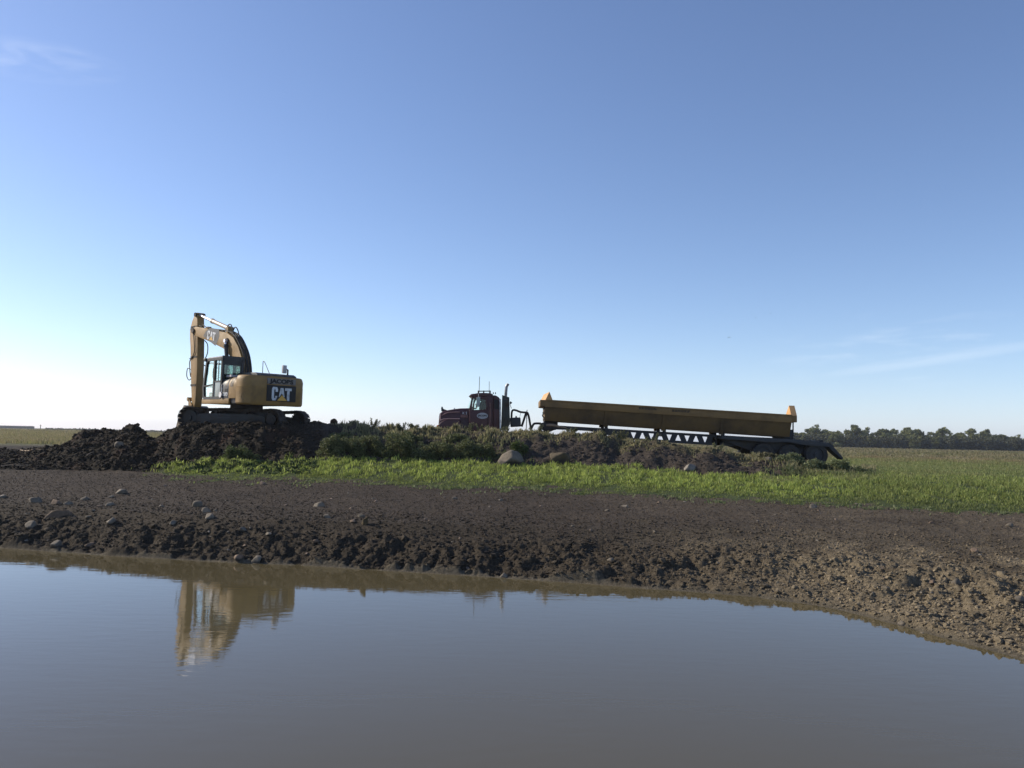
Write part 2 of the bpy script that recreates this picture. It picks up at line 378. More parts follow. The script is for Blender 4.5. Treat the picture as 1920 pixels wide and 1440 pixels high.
# resample columns finely so that the lines curve smoothly
_uu = np.linspace(KU[0], KU[-1], 700)
def _rs(A):
    B = np.stack([np.interp(_uu, KU, A[:, k]) for k in range(A.shape[1])], 1)
    ker = np.hanning(17); ker /= ker.sum()
    P = np.pad(B, ((8, 8), (0, 0)), 'edge')
    return np.stack([np.convolve(P[:, k], ker, 'valid') for k in range(B.shape[1])], 1)
RD, RZ = _rs(KD), _rs(KZ)
def knots(u):
    return [np.interp(u, _uu, RD[:, k]) for k in range(RD.shape[1])], [np.interp(u, _uu, RZ[:, k]) for k in range(RD.shape[1])]
def base(X, Y):
    """smooth ground height, and the region coordinate (knot index + fraction)"""
    u = X/Y; D, Z = knots(u)
    z = np.full_like(u, -1.6); reg = np.zeros_like(u)
    for k in range(len(D)-1):
        t = (Y-D[k])/(D[k+1]-D[k]); m = (t >= 0)
        tt = np.clip(t, 0, 1); s = tt*0.5+0.5*tt*tt*(3-2*tt) if k in (5, 6, 7, 8, 9) else tt
        z = np.where(m, Z[k]+(Z[k+1]-Z[k])*s, z); reg = np.where(m, k+tt, reg)
    return u, z, reg
def sstep(a, b, x):
    t = np.clip((x-a)/(b-a), 0, 1); return t*t*(3-2*t)
def px_of_u(u): return 960+F_PX*u
def ground(X, Y, fine=True):
    """height, u, region coordinate"""
    X = np.asarray(X, float); Y = np.asarray(Y, float)
    w = fbm(X, Y, 3.0, 3, 21)*0.25
    u, z, reg = base(X, Y); px = px_of_u(u)
    # how rough each stretch is
    lw_ = sstep(500, 1500, px)*0.35
    bank = sstep(1.95+lw_, 2.35+lw_*1.4, reg)*(1-sstep(3.3, 3.95, reg+w*0.5))*(0.8-0.4*sstep(1100, 1700, px)+(0.2+0.4*sstep(1100, 1700, px))*sstep(0.2, 1.2+sstep(900, 1700, px), Y-np.interp(u, _uu, RD[:, 2])))
    wet = sstep(2.0, 2.4, reg)*(1-sstep(2.8, 3.4, reg))
    dirtface = sstep(5.75, 6.1, reg)*(1-sstep(7.2, 8.2, reg))*(1-sstep(1440, 1530, px))
    lefty = 1-sstep(560, 640, px)
    mound = lefty*sstep(5.1, 5.6, reg)*(1-sstep(7.9, 8.8, reg))
    shore = sstep(1.85, 2.2, reg)
    a = bank*0.9
    wx = X+fbm(X, Y, 0.22, 2, 301)*0.07; wy = Y+fbm(X, Y, 0.22, 2, 302)*0.07   # warps the lumps so none stays round
    rdg = 1-np.abs(fbm(X, Y, 0.45, 4, 3, 0.6))*2
    z = z+bank*(fbm(X, Y, 1.3, 4, 1)*0.12+lumps(wx, wy, 0.62, 2, 0.26)*0.15+lumps(wx, wy, 0.25, 5, 0.55)*0.075+rdg*0.05)
    if fine: z = z+bank*(lumps(wx, wy, 0.10, 9, 0.7)*0.04+fbm(X, Y, 0.11, 4, 31, 0.65)*0.022)
    z = z+wet*fbm(X, Y, 0.5, 4, 6)*0.035
    soil = sstep(3.6, 4.3, reg)*(1-sstep(5.0, 5.5, reg))
    z = z+soil*(fbm(X, Y, 2.5, 3, 12)*0.03)
    if fine: z = z+soil*(lumps(X, Y, 0.16, 15, 0.5)*0.022+fbm(X, Y, 0.1, 3, 16)*0.008)
    z = z+dirtface*(fbm(X, Y, 1.5, 5, 41, 0.6)*0.20*(1-mound)+lumps(X, Y, 0.5, 42, 0.5)*0.12)
    z = z+mound*(fbm(X, Y, 1.1, 5, 51, 0.6)*0.16+lumps(wx, wy, 0.75, 52, 0.4)*0.20*sstep(5.9, 6.6, reg)+lumps(wx, wy, 0.27, 53, 0.6)*0.08+rdg*0.05-0.08-0.10*(1-sstep(300, 340, px)))
    far = sstep(8.5, 9.2, reg)
    z = z+far*fbm(X, Y, 6.0, 3, 61)*0.05*(Y < 300)
    return z, u, reg, w, mound
def gz(x, y):
    z = ground(np.array([float(x)]), np.array([float(y)]))[0]; return float(z[0])
def hit(px, py, zoff=0.0, d0=6.0, d1=60.0):
    """first place where the sight line of a photo point meets the ground"""
    d = rayv(px, py); Y = np.arange(d0, d1, 0.03); t = Y/d[1]; X = d[0]*t; Z = EYE+d[2]*t
    g = ground(X, Y)[0]+zoff; k = np.argmax(g >= Z)
    return float(X[k]), float(Y[k]), float(g[k]-zoff)

def ground_colours(X, Y, z, u, reg, w, mound):
    px = px_of_u(u); n = len(X)
    C = np.zeros((n, 3))
    def lay(c, m): C[:] = C*(1-m[:, None])+np.array(c)*m[:, None]
    big = fbm(X, Y, 4.0, 3, 71); mid = fbm(X, Y, 0.7, 4, 72)
    right = sstep(900, 1750, px+big*150)
    lay((0.16, 0.125, 0.085), np.ones(n))                                   # silt under the water
    lay((0.13, 0.108, 0.075), sstep(1.9, 2.0, reg))                         # wet rim
    dark = np.array((0.061, 0.047, 0.032)); tan = np.array((0.205, 0.162, 0.104))
    lft = 1-sstep(350, 900, px)
    bm_ = sstep(2.35-0.3*lft, 2.75-0.4*lft, reg+mid*0.25)
    bc = dark+(tan-dark)*(right*(1-0.75*sstep(3.3, 4.1, reg+mid*0.5)))[:, None]
    C[:] = C*(1-bm_[:, None])+bc*bm_[:, None]
    s1 = sstep(3.8, 4.3, reg+mid*0.3)
    sc_ = np.array((0.064, 0.048, 0.034))+np.array((0.062, 0.052, 0.034))*(right*(0.6+0.4*mid))[:, None]
    C[:] = C*(1-s1[:, None])+sc_*s1[:, None]
    C *= (1+0.22*np.clip(fbm(X, Y, 1.8, 3, 79)+0.5*fbm(X*0.35, Y, 0.7, 2, 80), -0.8, 0.8)*s1)[:, None]
    # grassy ground
    g = grass_amount(X, Y, u, reg, w)
    C[:] = C*(1-g[:, None]*0.9)+np.array((0.055, 0.075, 0.02))*g[:, None]*0.9
    # berm face earth
    bf = sstep(5.85, 6.05, reg+mid*0.12)*(1-sstep(8.0, 8.6, reg))*(1-sstep(1480, 1590, px))*sstep(560, 640, px)
    lay((0.062, 0.049, 0.039), bf)
    top = sstep(6.72, 6.95, reg+mid*0.2)*(1-sstep(8.4, 9.0, reg))*(1-sstep(1500, 1600, px))*sstep(600, 690, px)
    lay((0.13, 0.11, 0.055), top*0.8)
    md = (1-sstep(540, 640, px))*sstep(5.02, 5.25, reg-0.9*sstep(285, 330, px)+mid*0.08)*(1-sstep(8.7, 9.3, reg+mid*0.2))
    lay((0.029, 0.022, 0.0145), md)
    red = md*np.clip(fbm(X, Y, 0.9, 3, 77)-0.25, 0, 1)*1.2
    lay((0.075, 0.04, 0.025), np.clip(red, 0, 0.7))
    # field: greener near, drier further off
    fld = sstep(8.6, 9.2, reg)
    dry = np.clip(0.5+0.9*fbm(X, Y, 9.0, 3, 81)+0.35*fbm(X, Y, 1.7, 3, 83)+0.45*sstep(45, 95, Y)-0.2*sstep(1400, 1600, px)*(1-sstep(45, 60, Y)), 0, 1)
    fc = np.array((0.105, 0.102, 0.045))*(1-dry[:, None])+np.array((0.20, 0.165, 0.09))*dry[:, None]
    C[:] = C*(1-fld[:, None])+fc*fld[:, None]
    return C
def grass_amount(X, Y, u, reg, w):
    """0..1: where grass grows, from the front edge of the verge to the berm, and the field"""
    px = px_of_u(u); e = fbm(X, Y, 0.6, 3, 91)*0.16+fbm(X, Y, 2.4, 3, 95)*0.16
    g = sstep(4.93, 5.06, reg+e)*(1-sstep(5.93, 6.08, reg+e*0.5))
    g = g*sstep(258, 345, px+e*60)
    fieldR = sstep(1470, 1560, px+e*80)*sstep(4.93, 5.06, reg+e)
    return np.clip(np.maximum(g, fieldR), 0, 1)

NU = 1080
us = np.linspace(-1.0, 1.0, NU)
Ds = np.concatenate([np.linspace(3.5, 9, 34)[:-1], np.linspace(9, 20, 430)[:-1], np.linspace(20, 30, 230)[:-1],
                     np.linspace(30, 36.5, 170)[:-1], np.linspace(36.5, 60, 110)[:-1], np.geomspace(60, 3900, 66)])
UU, DD = np.meshgrid(us, Ds)
X = (UU*DD).ravel(); Y = DD.ravel()
zz, uu, rr_, ww, mm = ground(X, Y)
cols = ground_colours(X, Y, zz, uu, rr_, ww, mm)
nr, nc = len(Ds), NU
idx = np.arange(nr*nc).reshape(nr, nc)
FC = np.stack([idx[:-1, :-1], idx[:-1, 1:], idx[1:, 1:], idx[1:, :-1]], -1).reshape(-1, 4)
tag(mesh_np('ground', np.stack([X, Y, zz], 1), FC, M['ground'], True, cols), kind='structure')
# bank the photographer stands on (behind and below the camera)
gx, gy = np.meshgrid(np.linspace(-40, 40, 161), np.linspace(-30, 3.5, 68)); gx = gx.ravel(); gy = gy.ravel()
gzz = np.where(gy > 1.2, -(gy-1.2)*0.6, np.minimum((1.2-gy)*0.30, 1.0))+fbm(gx, gy, 1.0, 4, 5)*0.05*(gy < 1.2)
ii = np.arange(68*161).reshape(68, 161)
FB = np.stack([ii[:-1, :-1], ii[:-1, 1:], ii[1:, 1:], ii[1:, :-1]], -1).reshape(-1, 4)
cb = np.tile(np.array((0.09, 0.07, 0.05)), (len(gx), 1))
tag(mesh_np('near_bank', np.stack([gx, gy, gzz], 1), FB, M['ground'], True, cb), kind='structure')

# ---------------------------------------------------------------- water
wm, wnt, wb, wo = mat_new('pond_water')
wb.inputs['Base Color'].default_value = (0.098, 0.079, 0.040, 1); wb.inputs['Roughness'].default_value = 0.035
wb.inputs['IOR'].default_value = 1.34; wb.inputs['Specular Tint'].default_value = (1.0, 0.90, 0.76, 1)
wtc = N(wnt, 'ShaderNodeTexCoord')
mp = N(wnt, 'ShaderNodeMapping'); mp.inputs['Scale'].default_value = (1.6, 4.0, 1); L(wnt, wtc, 'Object', mp, 'Vector')
n1 = N(wnt, 'ShaderNodeTexNoise'); n1.inputs['Scale'].default_value = 1.6; n1.inputs['Detail'].default_value = 4; L(wnt, mp, 0, n1, 'Vector')
n2 = N(wnt, 'ShaderNodeTexNoise'); n2.inputs['Scale'].default_value = 0.35; n2.inputs['Detail'].default_value = 2; L(wnt, wtc, 'Object', n2, 'Vector')
mlt = N(wnt, 'ShaderNodeMath', operation='MULTIPLY'); L(wnt, n1, 'Fac', mlt, 0); L(wnt, n2, 'Fac', mlt, 1)
bpw = N(wnt, 'ShaderNodeBump'); bpw.inputs['Strength'].default_value = 0.05; bpw.inputs['Distance'].default_value = 0.05
L(wnt, mlt, 0, bpw, 'Height'); L(wnt, bpw, 0, wb, 'Normal')
tag(mesh_np('pond_water', [(-60, 1.0, 0), (60, 1.0, 0), (60, 34, 0), (-60, 34, 0)], [(0, 1, 2, 3)], wm), kind='structure')

# ---------------------------------------------------------------- loose soil lumps (uncountable)
def ico(sub):
    bm = bmesh.new(); bmesh.ops.create_icosphere(bm, subdivisions=sub, radius=1.0)
    v = np.array([x.co[:] for x in bm.verts]); f = np.array([[q.index for q in p.verts] for p in bm.faces]); bm.free(); return v, f
IV1, IF1 = ico(1); IV2, IF2 = ico(2); IV3, IF3 = ico(3)
def scatter_lumps(name, P, S, Cc, seed, label, sink=0.25):
    rs = np.random.RandomState(seed); n = len(P); k = len(IV1)
    variants = [IV1*(1+0.9*(rs.rand(k, 1)-0.5)) for _ in range(14)]
    V = np.zeros((n, k, 3)); vi = rs.randint(0, 14, n)
    ang = rs.rand(n)*6.283; ca, sa = np.cos(ang), np.sin(ang)
    st = np.stack([0.8+0.6*rs.rand(n), 0.7+0.5*rs.rand(n), 0.5+0.45*rs.rand(n)], 1)*S[:, None]
    B = np.stack(variants)[vi]*st[:, None, :]
    V[:, :, 0] = B[:, :, 0]*ca[:, None]-B[:, :, 1]*sa[:, None]+P[:, 0, None]
    V[:, :, 1] = B[:, :, 0]*sa[:, None]+B[:, :, 1]*ca[:, None]+P[:, 1, None]
    V[:, :, 2] = B[:, :, 2]+P[:, 2, None]+S[:, None]*sink
    Fx = (IF1[None]+(np.arange(n)*k)[:, None, None]).reshape(-1, 3)
    CC = np.repeat(Cc, k, 0)
    return tag(mesh_np(name, V.reshape(-1, 3), Fx, M['clod'], False, CC), label, 'soil', kind='stuff')
def sample(n, u0, u1, d0, d1, power=1.0):
    u = RNG.uniform(u0, u1, n*2); d = (RNG.uniform(d0**(1+power), d1**(1+power), n*2))**(1/(1+power))
    return u[:n]*d[:n], d[:n]
def lump_set(n, u0, u1, d0, d1, cond, smin, smax, pw=0.0, dens=None):
    x, y = sample(n, u0, u1, d0, d1, pw); z, u, reg, w, md = ground(x, y)
    k = cond(x, y, u, reg, md); x, y, z, u, reg, w, md = [a[k] for a in (x, y, z, u, reg, w, md)]
    c = ground_colours(x, y, z, u, reg, w, md)*(0.75+0.6*RNG.rand(len(x), 1)**1.5)
    s = smin*(smax/smin)**(RNG.rand(len(x))**2.2)
    return np.stack([x, y, z], 1), s, c
bankc = lambda x, y, u, reg, md: (reg > 2.35) & (reg < 4.2) & (RNG.rand(len(x)) < np.clip(1.25-(reg-3)*0.9, 0.12, 1))
P, S, Cc = lump_set(90000, -0.7, 0.72, 9, 20, bankc, 0.009, 0.036)
scatter_lumps('bank_soil_lumps', P, S, Cc, 5, 'crumbly dark soil lumps strewn down the pond bank')
P, S, Cc = lump_set(1300, -0.7, 0.72, 9, 19, lambda x, y, u, reg, md: (reg > 2.5) & (reg < 3.7), 0.035, 0.085)
scatter_lumps('large_soil_clods', P, S, Cc*0.85, 15, 'fist sized and larger mud clods on the pond bank', 0.0)
P, S, Cc = lump_set(60000, -0.7, 0.7, 15, 30, lambda x, y, u, reg, md: (reg > 3.7) & (reg < 5.0), 0.008, 0.022)
scatter_lumps('flat_soil_crumbs', P, S, Cc, 6, 'small crumbs of soil on the bare flat strip')
P, S, Cc = lump_set(30000, -0.75, -0.18, 26, 40, lambda x, y, u, reg, md: md > 0.4, 0.02, 0.09)
scatter_lumps('mound_soil_lumps', P, S, Cc, 7, 'black earth lumps heaped round the excavator tracks')
P, S, Cc = lump_set(12000, -0.22, 0.40, 27, 34, lambda x, y, u, reg, md: (reg > 6.0) & (reg < 7.0) & (md < 0.4), 0.015, 0.06)
scatter_lumps('berm_soil_lumps', P, S, Cc, 8, 'dark soil lumps on the face of the berm')

# ---------------------------------------------------------------- grass and weeds (uncountable)
def blades(name, x, y, z, h, wd, colr, label, cat='grass', lean=0.35, seg=2):
    n = len(x); a = RNG.rand(n)*6.283; ln = lean*h*(RNG.rand(n)*1.2); la = RNG.rand(n)*6.283
    dx, dy = np.cos(a)*wd/2, np.sin(a)*wd/2
    V = np.zeros((n, 5, 3)); b = z-0.03
    V[:, 0] = np.stack([x-dx, y-dy, b], 1); V[:, 1] = np.stack([x+dx, y+dy, b], 1)
    mx_, my_ = x+np.cos(la)*ln*0.35, y+np.sin(la)*ln*0.35
    V[:, 2] = np.stack([mx_+dx*0.8, my_+dy*0.8, z+h*0.6], 1); V[:, 3] = np.stack([mx_-dx*0.8, my_-dy*0.8, z+h*0.6], 1)
    V[:, 4] = np.stack([x+np.cos(la)*ln, y+np.sin(la)*ln, z+h], 1)
    o = (np.arange(n)*5)[:, None]
    T = np.concatenate([o+np.array([0, 1, 2]), o+np.array([0, 2, 3]), o+np.array([3, 2, 4])], 0)
    return tag(mesh_np(name, V.reshape(-1, 3), T, M['blade'], False, np.repeat(colr, 5, 0)), label, cat, kind='stuff')
def gcol(n, a, b, v=0.35):
    t = RNG.rand(n, 1); return (np.array(a)*(1-t)+np.array(b)*t)*(1-v/2+v*RNG.rand(n, 1))
# verge strip
x, y = sample(330000, -0.50, 0.72, 19, 33.5, 1.0); z, u, reg, w, md = ground(x, y); px = px_of_u(u)
g = grass_amount(x, y, u, reg, w)
clump = np.clip(0.62+1.2*fbm(x, y, 0.5, 3, 101)+0.5*fbm(x, y, 2.0, 2, 102), 0.04, 1)
front = 1-sstep(5.02, 5.35, reg)*(1-0.0)
keep = (RNG.rand(len(x)) < g*clump*(1-0.55*front)) & (reg < 6.3)
x, y, z, u, reg, px = [q[keep] for q in (x, y, z, u, reg, px)]; n = len(x)
fr = 1-sstep(5.05, 5.4, reg)
vg = fbm(x, y, 1.4, 3, 103)
tf = np.clip(fbm(x, y, 0.30, 3, 104), -0.6, 1)
h = (0.035+0.09*RNG.rand(n)**1.4)*(1-0.5*fr)*np.clip(1+0.5*vg+1.1*tf, 0.35, 2.3)
c = gcol(n, (0.16, 0.215, 0.042), (0.36, 0.40, 0.105), 0.7)*(1+0.5*tf[:, None])
fieldish = sstep(1500, 1640, px)[:, None]
c = c*(1-fieldish*0.35)+np.array((0.15, 0.15, 0.07))*fieldish*0.35
olive = (np.clip(fr*1.0+0.7*np.clip(vg-0.25, 0, 1)+0.25*(1-sstep(300, 470, px)), 0, 1))[:, None]
c = c*(1-olive*0.65)+np.array((0.11, 0.125, 0.045))*olive*0.65
blades('verge_grass', x, y, z, h, 0.018+0.016*RNG.rand(n), c, 'bright green short grass on the verge below the berm', lean=0.9)
# right field near
x, y = sample(260000, 0.30, 0.74, 26, 62, 0.2); z, u, reg, w, md = ground(x, y); px = px_of_u(u)
g = np.maximum(grass_amount(x, y, u, reg, w), sstep(1500, 1600, px))*(reg > 5.6)
g = np.maximum(g, sstep(1380, 1430, px)*(reg > 9.05))
pt = fbm(x, y, 2.2, 3, 111); keep = RNG.rand(len(x)) < g*np.clip(0.8+0.7*pt, 0.2, 1)
x, y, z, pt = x[keep], y[keep], z[keep], pt[keep]; n = len(x); dryn = np.clip(sstep(44, 74, y+pt*9)+0.35*np.clip(pt, -1, 1)+0.15*RNG.randn(n), 0, 1)[:, None]
c = gcol(n, (0.155, 0.19, 0.055), (0.29, 0.31, 0.12))*(1-dryn)+gcol(n, (0.22, 0.175, 0.09), (0.32, 0.25, 0.14))*dryn
s_ = (y/34)**0.8
blades('pasture_grass', x, y, z, (0.03+0.09*RNG.rand(n)**1.8)*s_*np.clip(1+0.9*pt, 0.4, 2), (0.02+0.02*RNG.rand(n))*s_, c, 'mixed green and dry pasture grass on the field at right')
# left field and ground beyond
x, y = sample(120000, -0.78, -0.30, 44, 120, -0.4); z, u, reg, w, md = ground(x, y)
keep = (reg > 9.15+0.2*RNG.rand(len(x)))
x, y, z = x[keep], y[keep], z[keep]; n = len(x); pt = fbm(x, y, 3.0, 3, 121)
dryn = np.clip(0.45+0.6*pt+0.2*RNG.randn(n), 0, 1)[:, None]; s_ = (y/40)**0.8
c = gcol(n, (0.15, 0.155, 0.06), (0.22, 0.21, 0.09))*(1-dryn)+gcol(n, (0.24, 0.19, 0.11), (0.32, 0.26, 0.16))*dryn
blades('rough_field_grass', x, y, z, (0.06+0.16*RNG.rand(n)**1.5)*s_, (0.02+0.02*RNG.rand(n))*s_, c, 'olive and straw coloured rough grass on the field at left')
# far grass tufts to the horizon
x, y = sample(90000, -0.78, 0.78, 60, 340, -0.5); z, u, reg, w, md = ground(x, y); n = len(x)
dryn = np.clip(0.6+0.6*fbm(x, y, 12, 3, 131), 0, 1)[:, None]; s_ = (y/60)
c = gcol(n, (0.12, 0.13, 0.05), (0.16, 0.17, 0.06))*(1-dryn)+gcol(n, (0.21, 0.17, 0.10), (0.26, 0.21, 0.12))*dryn
blades('far_field_grass', x, y, z, (0.08+0.16*RNG.rand(n)**2)*s_**0.6, 0.07*s_, c, 'faded dry grass of the fields reaching the horizon')
# berm crest weeds
x, y = sample(150000, -0.235, 0.44, 27.5, 36, 0.5); z, u, reg, w, md = ground(x, y); px = px_of_u(u)
e = fbm(x, y, 0.8, 3, 141)*0.35
topm = sstep(6.62, 6.9, reg+e)*(1-sstep(8.5, 9.0, reg))
slope_l = sstep(6.0, 6.15, reg)*(1-sstep(880, 1010, px+e*150))*0.8*sstep(595, 640, px)
slope_r = sstep(5.9, 6.2, reg)*sstep(1420, 1500, px+e*150)
pr = np.clip(np.maximum(np.maximum(topm, slope_l), slope_r), 0, 1)*sstep(618, 660, px)
patchy = np.clip(0.5+1.3*fbm(x, y, 0.55, 3, 143), 0.05, 1)
keep = (RNG.rand(len(x)) < pr*patchy) & (md < 0.35)
x, y, z, px, reg = [q[keep] for q in (x, y, z, px, reg)]; n = len(x)
cl = np.clip(fbm(x, y, 0.7, 3, 144)+0.35, 0.1, 1.3)
h = (0.05+0.17*RNG.rand(n)**1.4)*(0.45+cl)*(1-0.4*sstep(1040, 1120, px)*(1-sstep(1400, 1450, px)))
c = gcol(n, (0.15, 0.16, 0.07), (0.40, 0.34, 0.19), 0.5)
gr = (sstep(6.8, 6.3, reg) if False else (1-sstep(6.3, 6.75, reg)))[:, None]*0.7
c = c*(1-gr)+gcol(n, (0.05, 0.085, 0.025), (0.09, 0.13, 0.035))*gr
blades('berm_weeds', x, y, z, h, 0.02+0.018*RNG.rand(n), c, 'dusty olive and straw weeds covering the top of the berm', 'weeds', 0.5)
# clover-like low leaves along the front edge of the verge
x, y = sample(60000, -0.45, 0.70, 19, 29, 1.0); z, u, reg, w, md = ground(x, y); px = px_of_u(u)
e = fbm(x, y, 0.5, 3, 151)*0.12+fbm(x, y, 2.2, 2, 152)*0.12
band = np.exp(-((reg+e-4.93)/0.07)**2)*np.clip(0.2+1.6*fbm(x, y, 0.9, 2, 153), 0, 1)*sstep(280, 380, px)
keep = RNG.rand(len(x)) < band; x, y, z = x[keep], y[keep], z[keep]; n = len(x)
blades('creeping_leaves', x, y, z+0.01, 0.02+0.05*RNG.rand(n), 0.03+0.03*RNG.rand(n), gcol(n, (0.10, 0.13, 0.05), (0.19, 0.21, 0.10), 0.4), 'low creeping leaves where the verge meets bare soil', 'ground cover', 1.2)

# ---------------------------------------------------------------- bushes and plants (things)
def leafcloud(centres, n, size, rs, colA, colB):
    """small leaf triangles/quads spread through clumps; centres: (x,y,z,rx,rz)"""
    V = []; Cc = []
    for (cx, cy, cz, rx, rz) in centres:
        k = int(n*rx*rx); d = rs.randn(k, 3); d /= np.linalg.norm(d, axis=1)[:, None]
        r = rs.rand(k, 1)**0.45; p = d*r*np.array([rx, rx, rz])+np.array([cx, cy, cz])
        a = rs.randn(k, 3); a /= np.linalg.norm(a, axis=1)[:, None]; b = np.cross(a, rs.randn(k, 3)); b /= np.linalg.norm(b, axis=1)[:, None]
        s = size*(0.6+0.8*rs.rand(k, 1))
        V.append(np.stack([p-a*s, p+b*s*0.45, p+a*s, p-b*s*0.45], 1))
        t = rs.rand(k, 1); cc = (np.array(colA)*(1-t)+np.array(colB)*t)*(0.75+0.5*rs.rand(k, 1)); Cc.append(np.repeat(cc, 4, 0))
    V = np.concatenate(V).reshape(-1, 3); Fq = np.arange(len(V)).reshape(-1, 4)
    return V, Fq, np.concatenate(Cc)
def bush(px, py, Y, w, h, label, seed, cA, cB, group='leafy weed bushes on the berm slope', kind='bush', dens=1500, leaf=0.038):
    X0 = at_y(px, py, Y)[0]; z0 = gz(X0, Y); rs = np.random.RandomState(seed)
    root = empty(kind, (X0, Y, z0), 0, label, 'bush' if kind == 'bush' else 'plant', group)
    cs = []
    for i in range(int(14+w*9)):
        a = rs.rand()*6.283; q = rs.rand()**0.6*w*0.42; hh = h*(0.12+0.80*rs.rand()**1.2*(1-(q/(w*0.5))**2*0.5))
        cs.append((math.cos(a)*q*1.15, math.sin(a)*q*0.6, hh-0.06, 0.09+0.17*rs.rand()*w**0.5, (0.10+0.14*rs.rand())*min(1.3, h+0.3)))
    V, Fq, Cc = leafcloud(cs, dens*3, leaf, rs, cA, cB)
    mesh_np('foliage', V, Fq, M['leaf'], False, Cc, root)
    mb = MB()
    for i in range(7):
        c_ = cs[i % len(cs)]; mb.tube([(c_[0]*0.3, c_[1]*0.3, -0.1), (c_[0]*0.6, c_[1]*0.6, c_[2]*0.5), (c_[0], c_[1], c_[2]+c_[4])], 0.008, 5, 3)
    mb.build('stem', M['stem'], root)
    return root
gA, gB = (0.075, 0.088, 0.032), (0.18, 0.19, 0.08)
BUSH = [
 (622, 858, 30.9, 0.9, 0.75, 'low bush at the left end of the bush row, beside the black mound'),
 (655, 862, 30.9, 1.3, 0.9, 'rounded dark green bush right of the lowest one, above the verge grass'),
 (700, 864, 31.3, 1.2, 0.95, 'dark bush under the tallest crest weed, third from the mound'),
 (735, 868, 31.0, 1.4, 0.95, 'widest dark leafy bush midway along the row at the berm foot'),
 (783, 868, 31.1, 1.3, 0.9, 'dark bush below the truck bonnet at the foot of the berm'),
 (828, 868, 31.3, 1.1, 0.75, 'low dark bush straight below the truck door'),
 (868, 868, 31.3, 1.0, 0.7, 'small dark bush two metres left of the big boulder'),
 (905, 866, 31.4, 0.8, 0.6, 'smallest dark bush touching the left side of the boulder'),
 (640, 836, 32.2, 0.9, 0.32, 'bush halfway up the slope, just right of the black mound'),
 (760, 836, 32.4, 1.2, 0.34, 'bush on the upper slope left of the truck bumper'),
 (850, 836, 32.5, 1.2, 0.30, 'flat bush on the upper slope under the truck cab')]
for i, (px, py, Yd, w, h, lab) in enumerate(BUSH):
    bush(px, py, Yd, w, h, lab, 300+i, gA, gB)
bush(975, 838, 31.6, 0.55, 0.5, 'bright leafy weed hanging over the top of the big boulder', 330, (0.06, 0.085, 0.02), (0.12, 0.15, 0.045))
bush(452, 866, 30.6, 1.1, 0.6, 'lone yellow green weed at the foot of the black mound', 331, (0.055, 0.08, 0.02), (0.12, 0.14, 0.05), None)
bush(1480, 872, 30.0, 0.9, 0.34, 'grey green weed bush in front of the trailer wheels', 332, (0.11, 0.13, 0.06), (0.22, 0.24, 0.12), 'weed bushes at the low end of the berm')
bush(1530, 887, 29.6, 1.0, 0.38, 'weed bush below the trailer mudguard, second from the low end', 333, (0.11, 0.13, 0.06), (0.22, 0.24, 0.12), 'weed bushes at the low end of the berm')
bush(1572, 888, 29.6, 0.9, 0.5, 'rightmost weed bush at the low end of the berm', 334, (0.11, 0.13, 0.05), (0.21, 0.23, 0.11), 'weed bushes at the low end of the berm')
bush(1440, 862, 30.8, 0.8, 0.3, 'thin brownish weed left of the trailer wheels', 335, (0.10, 0.09, 0.05), (0.17, 0.16, 0.08), 'weed bushes at the low end of the berm')
bush(1615, 892, 29.2, 0.5, 0.28, 'small lone weed in the pasture right of the berm end', 336, (0.06, 0.08, 0.03), (0.12, 0.14, 0.06), None)
def tallweed(px, py, top, Y, label, seed, n=5):
    X0, _ = at_y(px, py, Y); z0 = gz(X0, Y); zt = at_y(px, top, Y)[1]; h = max(zt-z0, 0.15); rs = np.random.RandomState(seed)
    root = empty('tall_weed', (X0, Y, z0), 0, label, 'plant', 'tall weeds standing on the berm crest')
    mb = MB(); cs = []
    for i in range(n):
        a = rs.rand()*6.283; q = rs.rand()*0.12; hh = h*(0.6+0.4*rs.rand()) if i else h; lx, ly = math.cos(a)*0.16, math.sin(a)*0.1
        mb.tube([(math.cos(a)*q, math.sin(a)*q, -0.08), (math.cos(a)*q+lx*0.4, math.sin(a)*q+ly*0.4, hh*0.55), (math.cos(a)*q+lx, math.sin(a)*q+ly, hh)], 0.006, 5, 3)
        for t in (0.35, 0.55, 0.72, 0.86, 0.97): cs.append((math.cos(a)*q+lx*t, math.sin(a)*q+ly*t, hh*t, 0.085*(1.15-t*0.6), 0.06))
    mb.build('stem', M['stem'], root)
    V, Fq, Cc = leafcloud(cs, 4200, 0.028, rs, (0.07, 0.085, 0.035), (0.19, 0.18, 0.09))
    mesh_np('foliage', V, Fq, M['leaf'], False, Cc, root)
